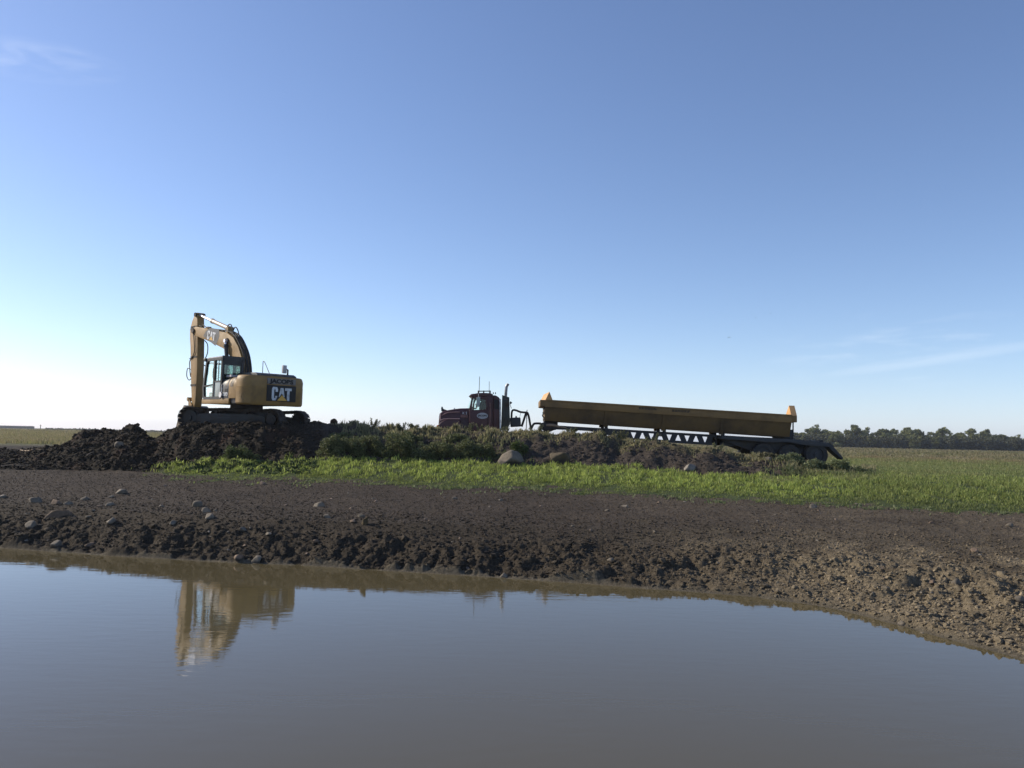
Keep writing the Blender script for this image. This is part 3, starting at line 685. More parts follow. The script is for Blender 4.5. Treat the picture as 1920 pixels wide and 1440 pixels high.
TW = [(700, 802, 785, 33.6, 'tallest feathery weed on the crest, midway between excavator and truck'),
      (668, 800, 791, 33.6, 'bushy olive weed on the crest just right of the dirt lump'),
      (737, 803, 794, 33.5, 'low weed on the crest left of the truck, right of the tallest weed'),
      (755, 804, 792, 33.5, 'spiky weed on the crest left of the truck bumper'),
      (776, 805, 795, 33.4, 'short weed on the crest close before the truck bumper'),
      (800, 806, 798, 33.4, 'weed on the crest at the tip of the truck bumper'),
      (848, 807, 797, 33.4, 'weed in front of the truck front wing'),
      (878, 807, 794, 33.4, 'weed on the crest below the truck door logo'),
      (905, 808, 796, 33.3, 'weed on the crest in front of the truck sleeper'),
      (942, 810, 799, 33.3, 'weed on the crest in front of the truck fuel tank'),
      (1006, 813, 796, 33.2, 'weed at the gap between truck and trailer'),
      (1072, 817, 806, 32.9, 'green weed under the front of the trailer tub'),
      (1140, 821, 809, 32.6, 'weed before the leftmost triangle hole of the trailer'),
      (1168, 822, 806, 32.6, 'pale weed hiding the solid frame left of the triangle holes'),
      (1222, 830, 813, 32.3, 'weed in front of the third triangle hole of the trailer'),
      (1345, 845, 832, 31.6, 'weed below the last triangle hole of the trailer')]
for i, (a, b, t, Yd, lab) in enumerate(TW): tallweed(a, b, t, Yd, lab, 400+i, 6)

# ---------------------------------------------------------------- stones (things)
RKV = IV3.copy()
def rock(px, py, wpx, label, asp=0.62, tone=0.0, group='stones lying on the pond bank', name='stone', seed=None, sub=0.0, yaw=None, dep=0.8, tilt=0.0):
    seed = seed if seed is not None else int(px*13+py)
    x, y, z = hit(px, py+wpx*asp*0.22); w = wpx*y/F_PX; rs = np.random.RandomState(seed % 99991)
    v = IV3.copy()
    # planed facets make it read as stone
    for k in range(15):
        nrm = rs.randn(3); nrm /= np.linalg.norm(nrm); dd = 0.48+0.36*rs.rand(); pr = v@nrm
        v = v-np.outer(np.clip(pr-dd, 0, None)*0.97, nrm)
    v = v*(1+0.018*rs.randn(len(v), 1))*1.18
    v = v*np.array([w/2, w/2*dep, w/2*asp*1.25])
    a = rs.rand()*6.283 if yaw is None else yaw; t = (rs.rand()-0.5)*0.5+tilt
    Rm = np.array([[math.cos(t), 0, math.sin(t)], [0, 1, 0], [-math.sin(t), 0, math.cos(t)]]); v = v@Rm.T
    Ry = np.array([[math.cos(a), -math.sin(a), 0], [math.sin(a), math.cos(a), 0], [0, 0, 1]])
    if dep > 0.7: v = v@Ry.T
    c = np.array((0.155, 0.128, 0.095))*(0.8+0.4*rs.rand())+tone
    if rs.rand() < 0.3: c = c*np.array((1.1, 0.93, 0.86))
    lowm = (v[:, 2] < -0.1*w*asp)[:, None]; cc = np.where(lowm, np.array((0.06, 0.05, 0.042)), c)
    f = IF3
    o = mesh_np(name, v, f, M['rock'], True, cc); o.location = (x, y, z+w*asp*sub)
    return tag(o, label, 'boulder' if name == 'boulder' else 'stone', group)
rock(957, 862, 54, 'large grey boulder half sunk at the foot of the berm, above the verge', 0.60, -0.01, None, 'boulder', sub=0.22, dep=0.9)
rock(1293, 878, 25, 'pale boulder at the foot of the berm below the trailer, right of the big one', 0.62, 0.06, None, 'boulder')
rock(1046, 857, 46, 'dusty earth covered boulder in the berm face right of the big boulder', 0.5, -0.035, None, 'boulder', sub=0.1)
rock(112, 961, 54, 'biggest stone on the left part of the pond bank, flat topped', 0.62, -0.02, None, 'boulder', sub=-0.15)
ROCKS = [(5, 930, 22, 'stone cut by the left edge of the photo on the bare strip'),
 (68, 938, 27, 'long stone left of the round pair above the biggest bank stone'),
 (106, 942, 23, 'reddish stone directly above the biggest bank stone'),
 (127, 943, 17, 'small dark round stone right above the biggest bank stone'),
 (161, 934, 19, 'round stone alone between the biggest stone and the stone trio'),
 (227, 922, 22, 'highest stone of the trio on the left bare strip'),
 (210, 931, 12, 'small stone touching the highest stone of the left trio'),
 (208, 945, 21, 'square dark stone lowest of the left trio'),
 (186, 949, 12, 'pale narrow stone leaning at the break of the bank, left of the square one'),
 (176, 957, 12, 'narrow stone just below the pale leaning one'),
 (167, 968, 12, 'lowest stone of the slanting row of three on the left bank'),
 (60, 984, 24, 'muddy stone below and left of the biggest bank stone'),
 (210, 976, 26, 'dark mud coated stone in the bank below the square stone'),
 (303, 949, 13, 'small stone at the bank edge below the excavator tracks'),
 (371, 946, 22, 'round stone at the bank edge below the stick of the excavator'),
 (388, 957, 22, 'pink broken stone on top of the little pile on the bank'),
 (393, 968, 20, 'round stone at the bottom of the little pile on the bank'),
 (405, 957, 11, 'splinter stone at the right of the little pile on the bank'),
 (325, 981, 16, 'pale stone with a bit of yellow moss on the left bank'),
 (339, 988, 9, 'flat chip beside the mossy pale stone'),
 (456, 992, 16, 'flat oval stone midway down the bank, right of the little pile'),
 (447, 1046, 20, 'wet stone at the waterline under the excavator, left one of two'),
 (483, 1046, 25, 'wet egg shaped stone at the waterline, right one of two'),
 (105, 1020, 26, 'wet wedge stone at the waterline on the far left'),
 (170, 1020, 18, 'wet lump of stone at the waterline right of the wedge stone'),
 (459, 1023, 9, 'whitish pebble just above the two waterline stones'),
 (493, 907, 14, 'flat pinkish stone on the bare strip near the verge, under the excavator'),
 (598, 947, 20, 'thin flat pale stone on the bare strip, alone in the middle left'),
 (504, 1001, 14, 'pale stone lodged mid bank right of the flat oval stone'),
 (614, 969, 16, 'brown round stone left of the upright slabs'),
 (592, 1015, 15, 'pale stone low on the bank below the brown round one'),
 (661, 977, 14, 'left stone of the upright slab group on the bank'),
 (676, 967, 15, 'flat stone capping the upright slab group'),
 (853, 934, 12, 'small pale stone on the bare strip below the truck front'),
 (938, 937, 13, 'small pale flat stone on the bare strip below the truck rear'),
 (848, 1016, 11, 'bright pebble mid bank below the truck'),
 (946, 1079, 17, 'light flat stone at the waterline in the middle of the pond edge'),
 (1137, 957, 11, 'small rounded stone on the bare strip below the trailer tub'),
 (1171, 949, 13, 'pale flat chip on the bare strip right of the small rounded stone'),
 (1073, 986, 9, 'pebble at the bank edge left of the middle of the tub'),
 (1145, 1050, 14, 'tan stone low on the bank under the trailer tub'),
 (1236, 942, 9, 'pebble near the verge below the triangle holes'),
 (1525, 950, 16, 'pale flat stone by the verge below the trailer mudguard'),
 (1606, 945, 11, 'bright chip on the verge edge right of the trailer'),
 (1748, 980, 11, 'bright chip on the bare strip at right'),
 (1892, 985, 17, 'pale flat stone on the bare strip near the right photo edge'),
 (1828, 1033, 18, 'round topped pale stone on the right bank below the flat one'),
 (1764, 1044, 11, 'bright small stone left of the round topped one'),
 (1748, 1092, 15, 'pale round stone low on the right bank'),
 (1793, 1091, 24, 'tan boulder lump with a dark shaded side on the right bank'),
 (1691, 1168, 16, 'round stone standing in the wet mud at the right waterline'),
 (1729, 1187, 10, 'small wet stone right of the round waterline stone'),
 (1653, 1067, 11, 'smooth pebble in front of the deep hole on the right bank'),
 (1910, 1122, 22, 'pale stone cut by the right edge of the photo'),
 (225, 833, 20, 'flat stone stuck in the left mound of black earth'),
 (1440, 860, 16, 'light stone on the slope left of the trailer wheels')]
for (a, b, w, lab) in ROCKS: rock(a, b, w, lab, 0.6 if w > 13 else 0.45)
rock(684, 978, 15, 'dark slab standing upright on the bank, tallest of its group', 1.5, -0.06, None, 'stone', dep=0.5, tilt=0.35)
for i in range(70):
    px = random.uniform(0, 1920); f_ = random.random(); py = 900+0.03*px+f_**1.2*(130+0.05*px)
    if px < 250 and py < 915: continue
    rock(px, py, random.uniform(4, 8), 'pebble lying loose on the bare soil above the pond', 0.5, 0.03, 'loose pebbles on the bare soil', 'pebble', seed=900+i)
# dirt lump and roots
def earthlump(px, py, wpx, Y, label, seed):
    X0, Z0 = at_y(px, py, Y); w = wpx*Y/F_PX; rs = np.random.RandomState(seed); v = IV3.copy()
    for k in range(14):
        nrm = rs.randn(3); nrm /= np.linalg.norm(nrm); v = v*(1+0.16*np.clip(v@nrm-0.55, 0, None)[:, None]*rs.choice([-1.6, 1.8]))
    v = v*(1+0.04*rs.randn(len(v), 1))*np.array([w/2, w/2, w*0.5])
    o = mesh_np('earth_lump', v, IF3, M['clod'], False, np.tile((0.06, 0.035, 0.022), (len(v), 1))); o.location = (X0, Y, Z0)
    tag(o, label, 'soil lump')
earthlump(627, 793, 13, 34.2, 'reddish lump of earth sitting up on the crest right of the excavator', 3)

# ---------------------------------------------------------------- trees of the far wood
def make_tree(seed, H, W):
    rs = np.random.RandomState(seed)
    root = empty('tree', (0, 0, 0))
    mb = MB(); mb.tube([(0, 0, -0.5), (0.1, 0, H*0.3), (rs.randn()*0.3, rs.randn()*0.3, H*0.72)], [0.28, 0.27, 0.25, 0.23, 0.2, 0.17, 0.14, 0.1, 0.07], 7, 4)
    cs = []
    for i in range(34):
        a = rs.rand()*6.283; t = 0.12+0.8*rs.rand(); prof = math.sin(math.pi*min(1, t*0.9+0.12))**0.6
        q = W*0.42*prof*rs.rand()**0.5; cx, cy, cz = math.cos(a)*q, math.sin(a)*q, H*t
        cs.append((cx, cy, cz, W*(0.10+0.08*rs.rand()), W*(0.08+0.07*rs.rand())))
        if i % 3 == 0: mb.tube([(0, 0, cz*0.55), (cx*0.6, cy*0.6, cz*0.85), (cx, cy, cz)], [0.09, 0.08, 0.07, 0.06, 0.05, 0.05, 0.04, 0.04, 0.03], 5, 4)
    cs.append((0, 0, H*0.93, W*0.12, W*0.10))
    mb.build('trunk', M['stem'], root)
    V, Fq, Cc = leafcloud(cs, 62, 0.42, rs, (0.090, 0.105, 0.040), (0.20, 0.205, 0.085))
    mesh_np('crown', V, Fq, M['treeleaf'], False, Cc, root)
    return root
TREES = [make_tree(500+i, 8.2+0.9*(i % 3), 7.5+(i % 4)*0.9) for i in range(6)]
slots = []
for row, (Yt, step) in enumerate([(352, 21), (368, 25), (338, 30)]):
    pxx = 1492 + row*9
    while pxx < 2180: slots.append((pxx+random.uniform(-5, 5), Yt+random.uniform(-6, 6), row)); pxx += step
KIND = ['dark rounded tree in the middle depth of the far wood', 'taller pale topped tree at the back of the far wood', 'low bushy tree at the front edge of the far wood']
usedT = set()
for i, (px, Yt, row) in enumerate(slots):
    k = i % 6
    t = TREES[k] if k not in usedT else copy_tree(TREES[k]); usedT.add(k)
    Xt = (px-960)/F_PX*Yt
    t.location = (Xt, Yt, 1.45); s = [0.90, 1.02, 0.66][row]*random.uniform(0.76, 1.14)
    if 1700 < px < 1740 and row == 1: s *= 1.12
    if px > 1850: s *= 0.86
    t.scale = (s*random.uniform(0.95, 1.25), s, s); t.rotation_euler = (0, 0, random.uniform(0, 6.28))
    tag(t, KIND[row], 'tree', 'trees of the far wood')
# undergrowth hides the trunks
rs = np.random.RandomState(77); cs = []
for i in range(900):
    px = 1478+i*0.8; Yt = 334+rs.rand()*10; cs.append(((px-960)/F_PX*Yt, Yt, 1.5+4.2*rs.rand()**1.5, 1.5+rs.rand()*0.8, 1.6+rs.rand()))
V, Fq, Cc = leafcloud(cs, 26, 0.5, rs, (0.05, 0.055, 0.035), (0.085, 0.09, 0.05))
tag(mesh_np('undergrowth', V, Fq, M['treeleaf'], False, Cc), 'dark undergrowth along the foot of the far wood', 'undergrowth', kind='stuff')
cs = []
for i in range(500):
    px = 88+i*0.85+rs.rand()*3; Yt = 520+rs.rand()*40
    if rs.rand() < 0.75: cs.append(((px-960)/F_PX*Yt, Yt, 1.5+0.3*rs.rand(), 0.9+0.6*rs.rand(), 0.6+0.6*rs.rand()))
V, Fq, Cc = leafcloud(cs, 12, 0.7, rs, (0.05, 0.055, 0.035), (0.08, 0.085, 0.05))
tag(mesh_np('far_hedge', V, Fq, M['treeleaf'], False, Cc), 'thin dark hedge along the horizon at left', 'hedge', kind='stuff')
# long low far shed and pole
shed = empty('long_shed', (-560, 700, 0), 0, 'long low dark shed on the horizon at the far left', 'building')
mb = MB(); mb.box((-110, -6, 1), (154, 6, 3.5)); mb.build('wall', M['shed'], shed)
mb = MB(); mb.prism([(-6.5, 3.5), (6.5, 3.5), (0, 3.95)], -111, 155, 'x'); mb.build('roof', M['shed'], shed)
po = MB(); po.cyl((0, 0, 0), (0, 0, 3.2), 0.22, 0.2, 8); po.box((-0.5, -0.12, 2.6), (0.5, 0.12, 2.8))
p_ = po.build('pole', M['stem']); Xp = at_y(76, 801, 500)[0]; p_.location = (Xp, 500, 1.3); tag(p_, 'tiny lone pole on the left horizon, right of the long shed', 'pole')
# birds
def bird(px, py, Y, s, rz, label):
    Xb, Zb = at_y(px, py, Y); mb = MB()
    mb.tube([(-0.12, 0, 0), (-0.05, 0, 0.01), (0.06, 0, 0.01), (0.13, 0, 0.02)], [0.012, 0.02, 0.03, 0.035, 0.04, 0.045, 0.045, 0.04, 0.035, 0.03, 0.03, 0.025, 0.01], 8, 4)
    for q in (-1, 1):
        mb.add([(0.06, 0, 0.02), (-0.06, 0, 0.02), (-0.04, q*0.16, 0.09), (0.05, q*0.16, 0.09), (-0.03, q*0.34, 0.03), (0, 0, 0.035), (0, q*0.16, 0.10)],
               [(0, 1, 2, 3), (3, 2, 4), (5, 0, 3, 6), (1, 5, 6, 2), (6, 3, 4), (2, 6, 4)])
    mb.add([(-0.1, 0.02, 0), (-0.1, -0.02, 0), (-0.2, -0.04, 0), (-0.2, 0.04, 0)], [(0, 1, 2, 3)])
    o = mb.build('bird', M['bird'], None, smooth=False); o.location = (Xb, Y, Zb); o.scale = (s, s, s); o.rotation_euler = (0.1, 0.1, rz)
    tag(o, label, 'bird', 'birds flying above the trailer')
bird(1366, 633, 150, 0.9, 0.5, 'left bird of the close pair above the trailer')
bird(1369.5, 632.6, 151, 0.8, 1.4, 'right bird of the close pair above the trailer')
bird(1383, 611, 170, 0.6, 0.2, 'faint bird just above the close pair')
bird(1411, 588.5, 175, 0.6, 0.9, 'upper left bird of the loose trio')
bird(1417, 596, 170, 0.75, 2.2, 'lower bird of the loose trio')
bird(1444.5, 588, 170, 0.8, 0.1, 'rightmost bird of the loose trio')

# weathered roots lying on the black earth
def root(pts, label):
    mb = MB(); P_ = [hit(a, b) for a, b in pts]; c0 = P_[0]
    mb.tube([(p[0]-c0[0], p[1]-c0[1], p[2]-c0[2]+0.03) for p in P_], 0.022, 7, 4)
    o = mb.build('root', M['wood']); o.location = c0; tag(o, label, 'root', 'pale roots on the black earth')
root([(38, 845), (52, 847), (66, 845), (82, 846)], 'pale root lying on the black earth at the far left, upper one')
root([(2, 876), (18, 874), (36, 875), (52, 876)], 'pale root at the edge of the black earth, lower one at the photo edge')
root([(162, 856), (170, 851), (176, 849)], 'short pale root sticking from the left mound')
# air: thin even haze round everything
hm = bpy.data.materials.new('haze'); hm.use_nodes = True; hm.node_tree.nodes.clear()
ho = N(hm.node_tree, 'ShaderNodeOutputMaterial'); hv = N(hm.node_tree, 'ShaderNodeVolumePrincipled')
hv.inputs['Color'].default_value = (0.90, 0.93, 1.0, 1); hv.inputs['Density'].default_value = 0.0002; hv.inputs['Anisotropy'].default_value = 0.3
L(hm.node_tree, hv, 0, ho, 'Volume')
mb = MB(); mb.box((-4300, -40, -4), (4300, 4000, 40)); hz_ = mb.build('haze', hm); tag(hz_, 'thin pale haze filling the air over the fields', 'haze', kind='stuff')

# ================================================================ lettering
def text_mesh(name, body, size, mat, parent, mw, bold=0.0, ext=0.004, label=None, xs=1.0):
    cu = bpy.data.curves.new(name, 'FONT'); cu.body = body; cu.size = size; cu.align_x = 'CENTER'; cu.align_y = 'CENTER'
    cu.offset = bold; cu.extrude = ext
    tmp = bpy.data.objects.new(name, cu); col.objects.link(tmp)
    me = bpy.data.meshes.new_from_object(tmp.evaluated_get(bpy.context.evaluated_depsgraph_get()))
    bpy.data.objects.remove(tmp); me.materials.clear(); me.materials.append(mat); me.name = name
    o = bpy.data.objects.new(name, me); col.objects.link(o); o.parent = parent
    o.matrix_local = mw @ Matrix.Diagonal((xs, 1, 1, 1))
    if label: o['label'] = label
    return o
def frame_mat(origin, xdir, ydir):
    x = Vector(xdir).normalized(); y = Vector(ydir); y = (y-x*y.dot(x)).normalized(); z = x.cross(y)
    m = Matrix((x, y, z)).transposed().to_4x4(); m.translation = Vector(origin); return m
def logo_polys(w, h):
    """the three block letters and the triangle, laid out in a w x h box centred on 0"""
    Lw = w*0.30
    def sc_(pts, x0, ww): return [(x0+p[0]*ww-w/2, p[1]*h-h/2) for p in pts]
    Cp = [(0.22, 0), (0.75, 0), (0.60, 0.0), (0.78, 0.18), (0.42, 0.20), (0.38, 0.24), (0.38, 0.78), (0.44, 0.84), (0.58, 0.84), (0.64, 0.78), (0.64, 0.66), (1, 0.66), (1, 0.84), (0.84, 1), (0.18, 1), (0, 0.84), (0, 0.16), (0.16, 0)]
    Cp = [(0.16, 0), (0.66, 0), (0.92, 0.28), (0.92, 0.34), (0.62, 0.34), (0.62, 0.22), (0.57, 0.17), (0.43, 0.17), (0.38, 0.22), (0.38, 0.78), (0.43, 0.83), (0.57, 0.83), (0.62, 0.78), (0.62, 0.64), (1, 0.64), (1, 0.84), (0.84, 1), (0.16, 1), (0, 0.84), (0, 0.16)]
    Ap = [(0.0, 0.27), (0.26, 0.95), (0.72, 0.95), (0.98, 0.27), (0.82, 0.30), (0.49, 0.56), (0.12, 0.28)]
    Tp = [(0.32, 0.10), (0.32, 0.76), (0.0, 0.76), (0.0, 0.95), (1.0, 0.95), (1.0, 0.76), (0.69, 0.76), (0.69, 0.0), (0.45, 0.0)]
    tri = [(0.20*w-w/2+w*0.08, -h/2), (0.52*w-w/2, 0.42*h-h/2), (0.84*w-w/2-w*0.06, -h/2)]
    return [sc_(Cp, 0, Lw), sc_(Ap, w*0.355, Lw), sc_(Tp, w*0.66, w*0.34)], tri
def flat_poly(mb, pts, m, t=0.006):
    n = len(pts)
    vs = [tuple(m @ Vector((p[0], p[1], 0))) for p in pts]+[tuple(m @ Vector((p[0], p[1], t))) for p in pts]
    mb.add(vs, [tuple(range(n-1, -1, -1)), tuple(range(n, 2*n))]+[(i, (i+1) % n, n+(i+1) % n, n+i) for i in range(n)])

# ================================================================ EXCAVATOR
# machine axes: x forward, y left, z up, origin on the ground at the slewing centre
EX = empty('excavator', (-11.215, 35.0, 2.60), R(135.0),
           'large yellow tracked excavator on the black earth mound, boom raised and stick hanging', 'excavator')
EX.rotation_euler = (R(0.0), R(-0.5), R(135.0))
UT = Matrix.Rotation(R(28.0+62.0+0.0), 4, 'Z')  # tracks are turned against the upper works (set below)
TRK_YAW = R(35)   # track direction relative to the upper works
UT = Matrix.Rotation(TRK_YAW, 4, 'Z')
def track(yc):
    par = None
    r = 0.40; Ltr = 3.62; x0, x1 = -Ltr/2, Ltr/2; zc = 0.46
    path = []; n = 49
    per = 2*Ltr+2*math.pi*r
    for i in range(n):
        s = per*i/n
        if s < Ltr:
            t = s/Ltr; path.append((x0+s, zc+r-0.035*math.sin(math.pi*t)-0.02*math.sin(3*math.pi*t), 0))
        elif s < Ltr+math.pi*r:
            a = (s-Ltr)/r; path.append((x1+math.sin(a)*r, zc+math.cos(a)*r, -a))
        elif s < 2*Ltr+math.pi*r: path.append((x1-(s-Ltr-math.pi*r), zc-r, -math.pi))
        else:
            a = (s-2*Ltr-math.pi*r)/r; path.append((x0-math.sin(a)*r, zc-math.cos(a)*r, -math.pi-a))
    T = UT @ Matrix.Translation((0, yc, 0))
    mb = MB()
    for (px_, pz_, a) in path:
        mb.T = T @ Matrix.Translation((px_, 0, pz_)) @ Matrix.Rotation(-a, 4, 'Y')
        mb.box((-0.088, -0.30, 0.0), (0.088, 0.30, 0.022))
        mb.box((-0.015, -0.30, 0.022), (0.005, 0.30, 0.05)); mb.box((0.06, -0.30, 0.022), (0.08, 0.30, 0.045))
        mb.box((-0.095, -0.13, -0.085), (0.095, -0.07, 0.0)); mb.box((-0.095, 0.07, -0.085), (0.095, 0.13, 0.0))
    tk = mb.build('track', M['track'], EX, smooth=False)
    mb = MB(T); mb.prism([(-1.55, 0.30), (1.45, 0.30), (1.45, 0.60), (1.0, 0.66), (-1.0, 0.66), (-1.55, 0.58)], -0.20, 0.20)
    mb.box((-0.9, -0.215, 0.36), (0.9, 0.215, 0.5)); mb.box((-1.25, -0.225, 0.24), (1.3, -0.19, 0.30)); mb.box((-1.25, 0.19, 0.24), (1.3, 0.225, 0.30))
    mb.build('track_frame', M['frame_grey'], tk, 0.015)
    mb = MB(T)
    for q in (-1, 1): mb.cyl((x1, q*0.13, zc), (x1, q*0.05, zc), 0.31, 0.33, 26)
    mb.cyl((x1, -0.19, zc), (x1, 0.19, zc), 0.12, n=18); mb.cyl((x1, -0.06, zc), (x1, 0.06, zc), 0.28, n=24)
    mb.build('idler', M['frame_grey'], tk)
    mb = MB(T); mb.cyl((x0, -0.05, zc), (x0, 0.05, zc), 0.30, n=24); mb.cyl((x0, -0.22, zc), (x0, 0.22, zc), 0.21, n=24); mb.cyl((x0, -0.24, zc), (x0, 0.24, zc), 0.12, n=18)
    for k in range(21):
        a = 2*math.pi*k/21; mb.T = T @ Matrix.Translation((x0, 0, zc)) @ Matrix.Rotation(a, 4, 'Y'); mb.box((-0.03, -0.04, 0.28), (0.03, 0.04, 0.35))
    mb.build('sprocket', M['track'], tk, smooth=False)
    mb = MB(T)
    for k in range(8):
        xr = -1.25+k*0.36; mb.cyl((xr, -0.17, 0.19), (xr, 0.17, 0.19), 0.10, n=16)
    for xr in (-0.65, 0.65): mb.cyl((xr, -0.14, 0.72), (xr, 0.14, 0.72), 0.065, n=14)
    mb.build('rollers', M['track'], tk)
track(1.19); track(-1.19)
mb = MB(UT); mb.prism([(-0.9, 0.45), (0.9, 0.45), (0.75, 0.80), (-0.75, 0.80)], -0.75, 0.75)
for q in (-1, 1):
    for s_x in (-1, 1): mb.prism([(q*0.55, 0.45), (q*1.05, 0.38), (q*1.05, 0.58), (q*0.5, 0.78)], s_x*0.35, s_x*1.15)
mb.cyl((0, 0, 0.75), (0, 0, 1.04), 0.68, 0.66, 32)
mb.build('undercarriage_frame', M['frame_grey'], EX, 0.02)
# rotating platform and body
mb = MB(); mb.prism([(-2.2, 1.06), (1.25, 1.06), (1.25, 1.32), (-2.2, 1.32)], -1.33, 1.30); mb.build('platform', M['black'], EX, 0.03)
mb = MB(); mb.prism([(-1.15, 1.05), (1.27, 1.05), (1.30, 1.12), (1.30, 1.20), (1.27, 1.27), (-1.15, 1.27)], 1.30, 1.385); mb.build('side_skirt', M['yellow'], EX, 0.03)
# counterweight: plan outline with rounded rear corners
def cw_plan(inset=0.0, flat=1.0):
    hw = 1.39-inset; pts = [(-1.75, hw)]
    for k in range(9):
        t = k/8; a = math.pi/2*t; pts.append((-1.95-math.sin(a)*(0.50-inset*0.7), hw-0.42+math.cos(a)*0.42))
    left = pts; right = [(p[0], -p[1]) for p in reversed(pts)]
    mid = [(-2.55+inset*0.7, 0.5), (-2.58+inset*0.7, 0.0), (-2.55+inset*0.7, -0.5)]
    return left+mid+right
mb = MB(); A0 = cw_plan(0.05); A1 = cw_plan(0.0); A2 = cw_plan(0.0); A3 = cw_plan(0.03); A4 = cw_plan(0.10)
lv = [(A0, 1.03), (A1, 1.10), (A2, 1.75), (cw_plan(-0.004), 1.77), (cw_plan(0.006), 1.78), (A2, 2.02), (A3, 2.12), (cw_plan(0.055), 2.17), (A4, 2.20)]
n = len(A0); vs = []; fs = []
for (pl, z) in lv: vs += [(p[0], p[1], z) for p in pl]
for k in range(len(lv)-1):
    for i in range(n): fs.append((k*n+i, k*n+(i+1) % n, (k+1)*n+(i+1) % n, (k+1)*n+i))
fs += [tuple(range(n-1, -1, -1)), tuple(range((len(lv)-1)*n, len(lv)*n))]
mb.add(vs, fs); CW = mb.build('counterweight', M['yellow'], EX)
mb = MB(); mb.box((-2.2, -0.12, 2.19), (-2.05, 0.12, 2.27)); mb.cyl((-2.3, 0.62, 2.15), (-2.3, 0.62, 2.24), 0.05); mb.cyl((-2.3, -0.62, 2.15), (-2.3, -0.62, 2.24), 0.05); mb.build('lifting_eye', M['black'], CW)
# side body panels (left): rounded shoulder
def shoulder(x0, x1, s, mat, name, hh=2.14, yo=1.385, lab=None):
    prof = [(yo*s, 1.27), (yo*s, 1.72)]
    for k in range(8):
        a = math.pi/2*k/7; prof.append(((yo-0.30+0.30*math.cos(a))*s, hh-0.36+0.36*math.sin(a)))
    prof += [(0.25*s, hh), (0.25*s, 1.27)]
    m_ = MB(); m_.prism(prof, x0, x1, 'x'); return m_.build(name, mat, EX, 0.012, label=lab)
shoulder(-1.75, -1.12, 1, M['yellow'], 'engine_side_panel')
sp = shoulder(-1.11, -0.42, 1, M['decal_grey'], 'side_door', 2.10, lab='grey door with model lettering behind the cab')
shoulder(-1.75, 0.9, -1, M['yellow'], 'right_side_body', 2.05)
# decals on side: light/dark bands
def band(x0, x1, mat, parent, za=1.74, off=0.004, hh=2.14):
    yo = 1.385+off; prof = [(yo, za)]
    for k in range(8):
        a = math.pi/2*k/7; prof.append((yo-0.30+0.30*math.cos(a), hh-0.36+off+0.36*math.sin(a)))
    prof += [(0.7, hh+off), (0.7, hh-0.05), (1.2, 1.74)]
    m_ = MB(); m_.prism(prof, x0, x1, 'x'); return m_.build('vent_grille', mat, parent, label='dark slatted vent on the body shoulder')
esp = [o for o in EX.children if o.name.startswith('engine_side_panel')][0]
band(-1.50, -1.24, M['bucket'], esp); band(-0.98, -0.84, M['bucket'], sp, hh=2.10); 
mb = MB(); mb.box((-1.04, 1.386, 1.33), (-0.45, 1.392, 1.70)); mb.build('decal_panel', M['decal_grey'], sp)
mb = MB(); mb.box((-1.02, 1.388, 1.53), (-0.80, 1.398, 1.66)); mb.build('dark_label', M['decal_dark'], sp)
mb = MB(); mb.box((-0.66, 1.388, 1.53), (-0.56, 1.398, 1.64)); mb.build('small_label', M['decal_dark'], sp)
text_mesh('model_lettering', '320D', 0.19, M['white'], sp, frame_mat((-0.86, 1.397, 1.43), (-1, 0, 0), (0, 0, 1)), 0.006)
# engine hood on top
mb = MB(); mb.prism([(-2.15, 2.16), (-0.35, 2.16), (-0.35, 2.30), (-0.6, 2.37), (-1.95, 2.34), (-2.15, 2.26)], -1.05, 0.72); mb.build('engine_hood', M['black'], EX, 0.03)
mb = MB(); mb.box((-0.95, 0.76, 2.14), (-0.5, 1.22, 2.24)); mb.build('air_intake_cover', M['pale'], EX, 0.02)
mb = MB(); mb.tube([(-1.2, -0.35, 2.34), (-0.75, -0.35, 2.85), (-0.62, -0.35, 2.92), (-0.58, -0.35, 2.86), (-0.58, -0.35, 2.30)], 0.014, 8, 3)
mb.build('handrail', M['black'], EX)
mb = MB(); mb.cyl((-1.75, -0.86, 2.28), (-1.75, -0.86, 2.56), 0.035); mb.cyl((-1.75, -0.86, 2.55), (-1.75, -0.72, 2.62), 0.03); bk = mb.build('mirror_bracket', M['black'], EX)
mb = MB(); mb.box((-1.82, -0.78, 2.40), (-1.70, -0.60, 2.74)); mb.build('mirror_head', M['pale'], bk, 0.03)
# cab
cab = empty('cab', (0, 0, 0)); cab.parent = EX
cab_side = [(-0.42, 1.30), (1.13, 1.30), (1.20, 1.75), (1.00, 2.80), (0.90, 2.92), (-0.42, 2.94)]
def cabbars(mb, y, t=0.05):
    for a, b in [((-0.42, 1.30), (1.13, 1.30)), ((1.13, 1.30), (1.20, 1.75)), ((1.20, 1.75), (1.00, 2.78)), ((1.00, 2.78), (0.90, 2.90)), ((0.90, 2.90), (-0.42, 2.92)), ((-0.42, 2.92), (-0.42, 1.30)), ((0.26, 1.30), (0.26, 2.90)), ((0.28, 1.86), (1.18, 1.80))]:
        d = Vector((b[0]-a[0], 0, b[1]-a[1])).normalized(); nn = Vector((-d.z, 0, d.x))
        w = 0.055 if a != (0.28, 1.86) else 0.022
        A, B = Vector((a[0], 0, a[1])), Vector((b[0], 0, b[1]))
        q = [A+nn*w, B+nn*w, B-nn*w, A-nn*w]
        mb.prism([(p.x, p.z) for p in q], y-t, y+t)
mb = MB(); cabbars(mb, 1.345); cabbars(mb, 0.50)
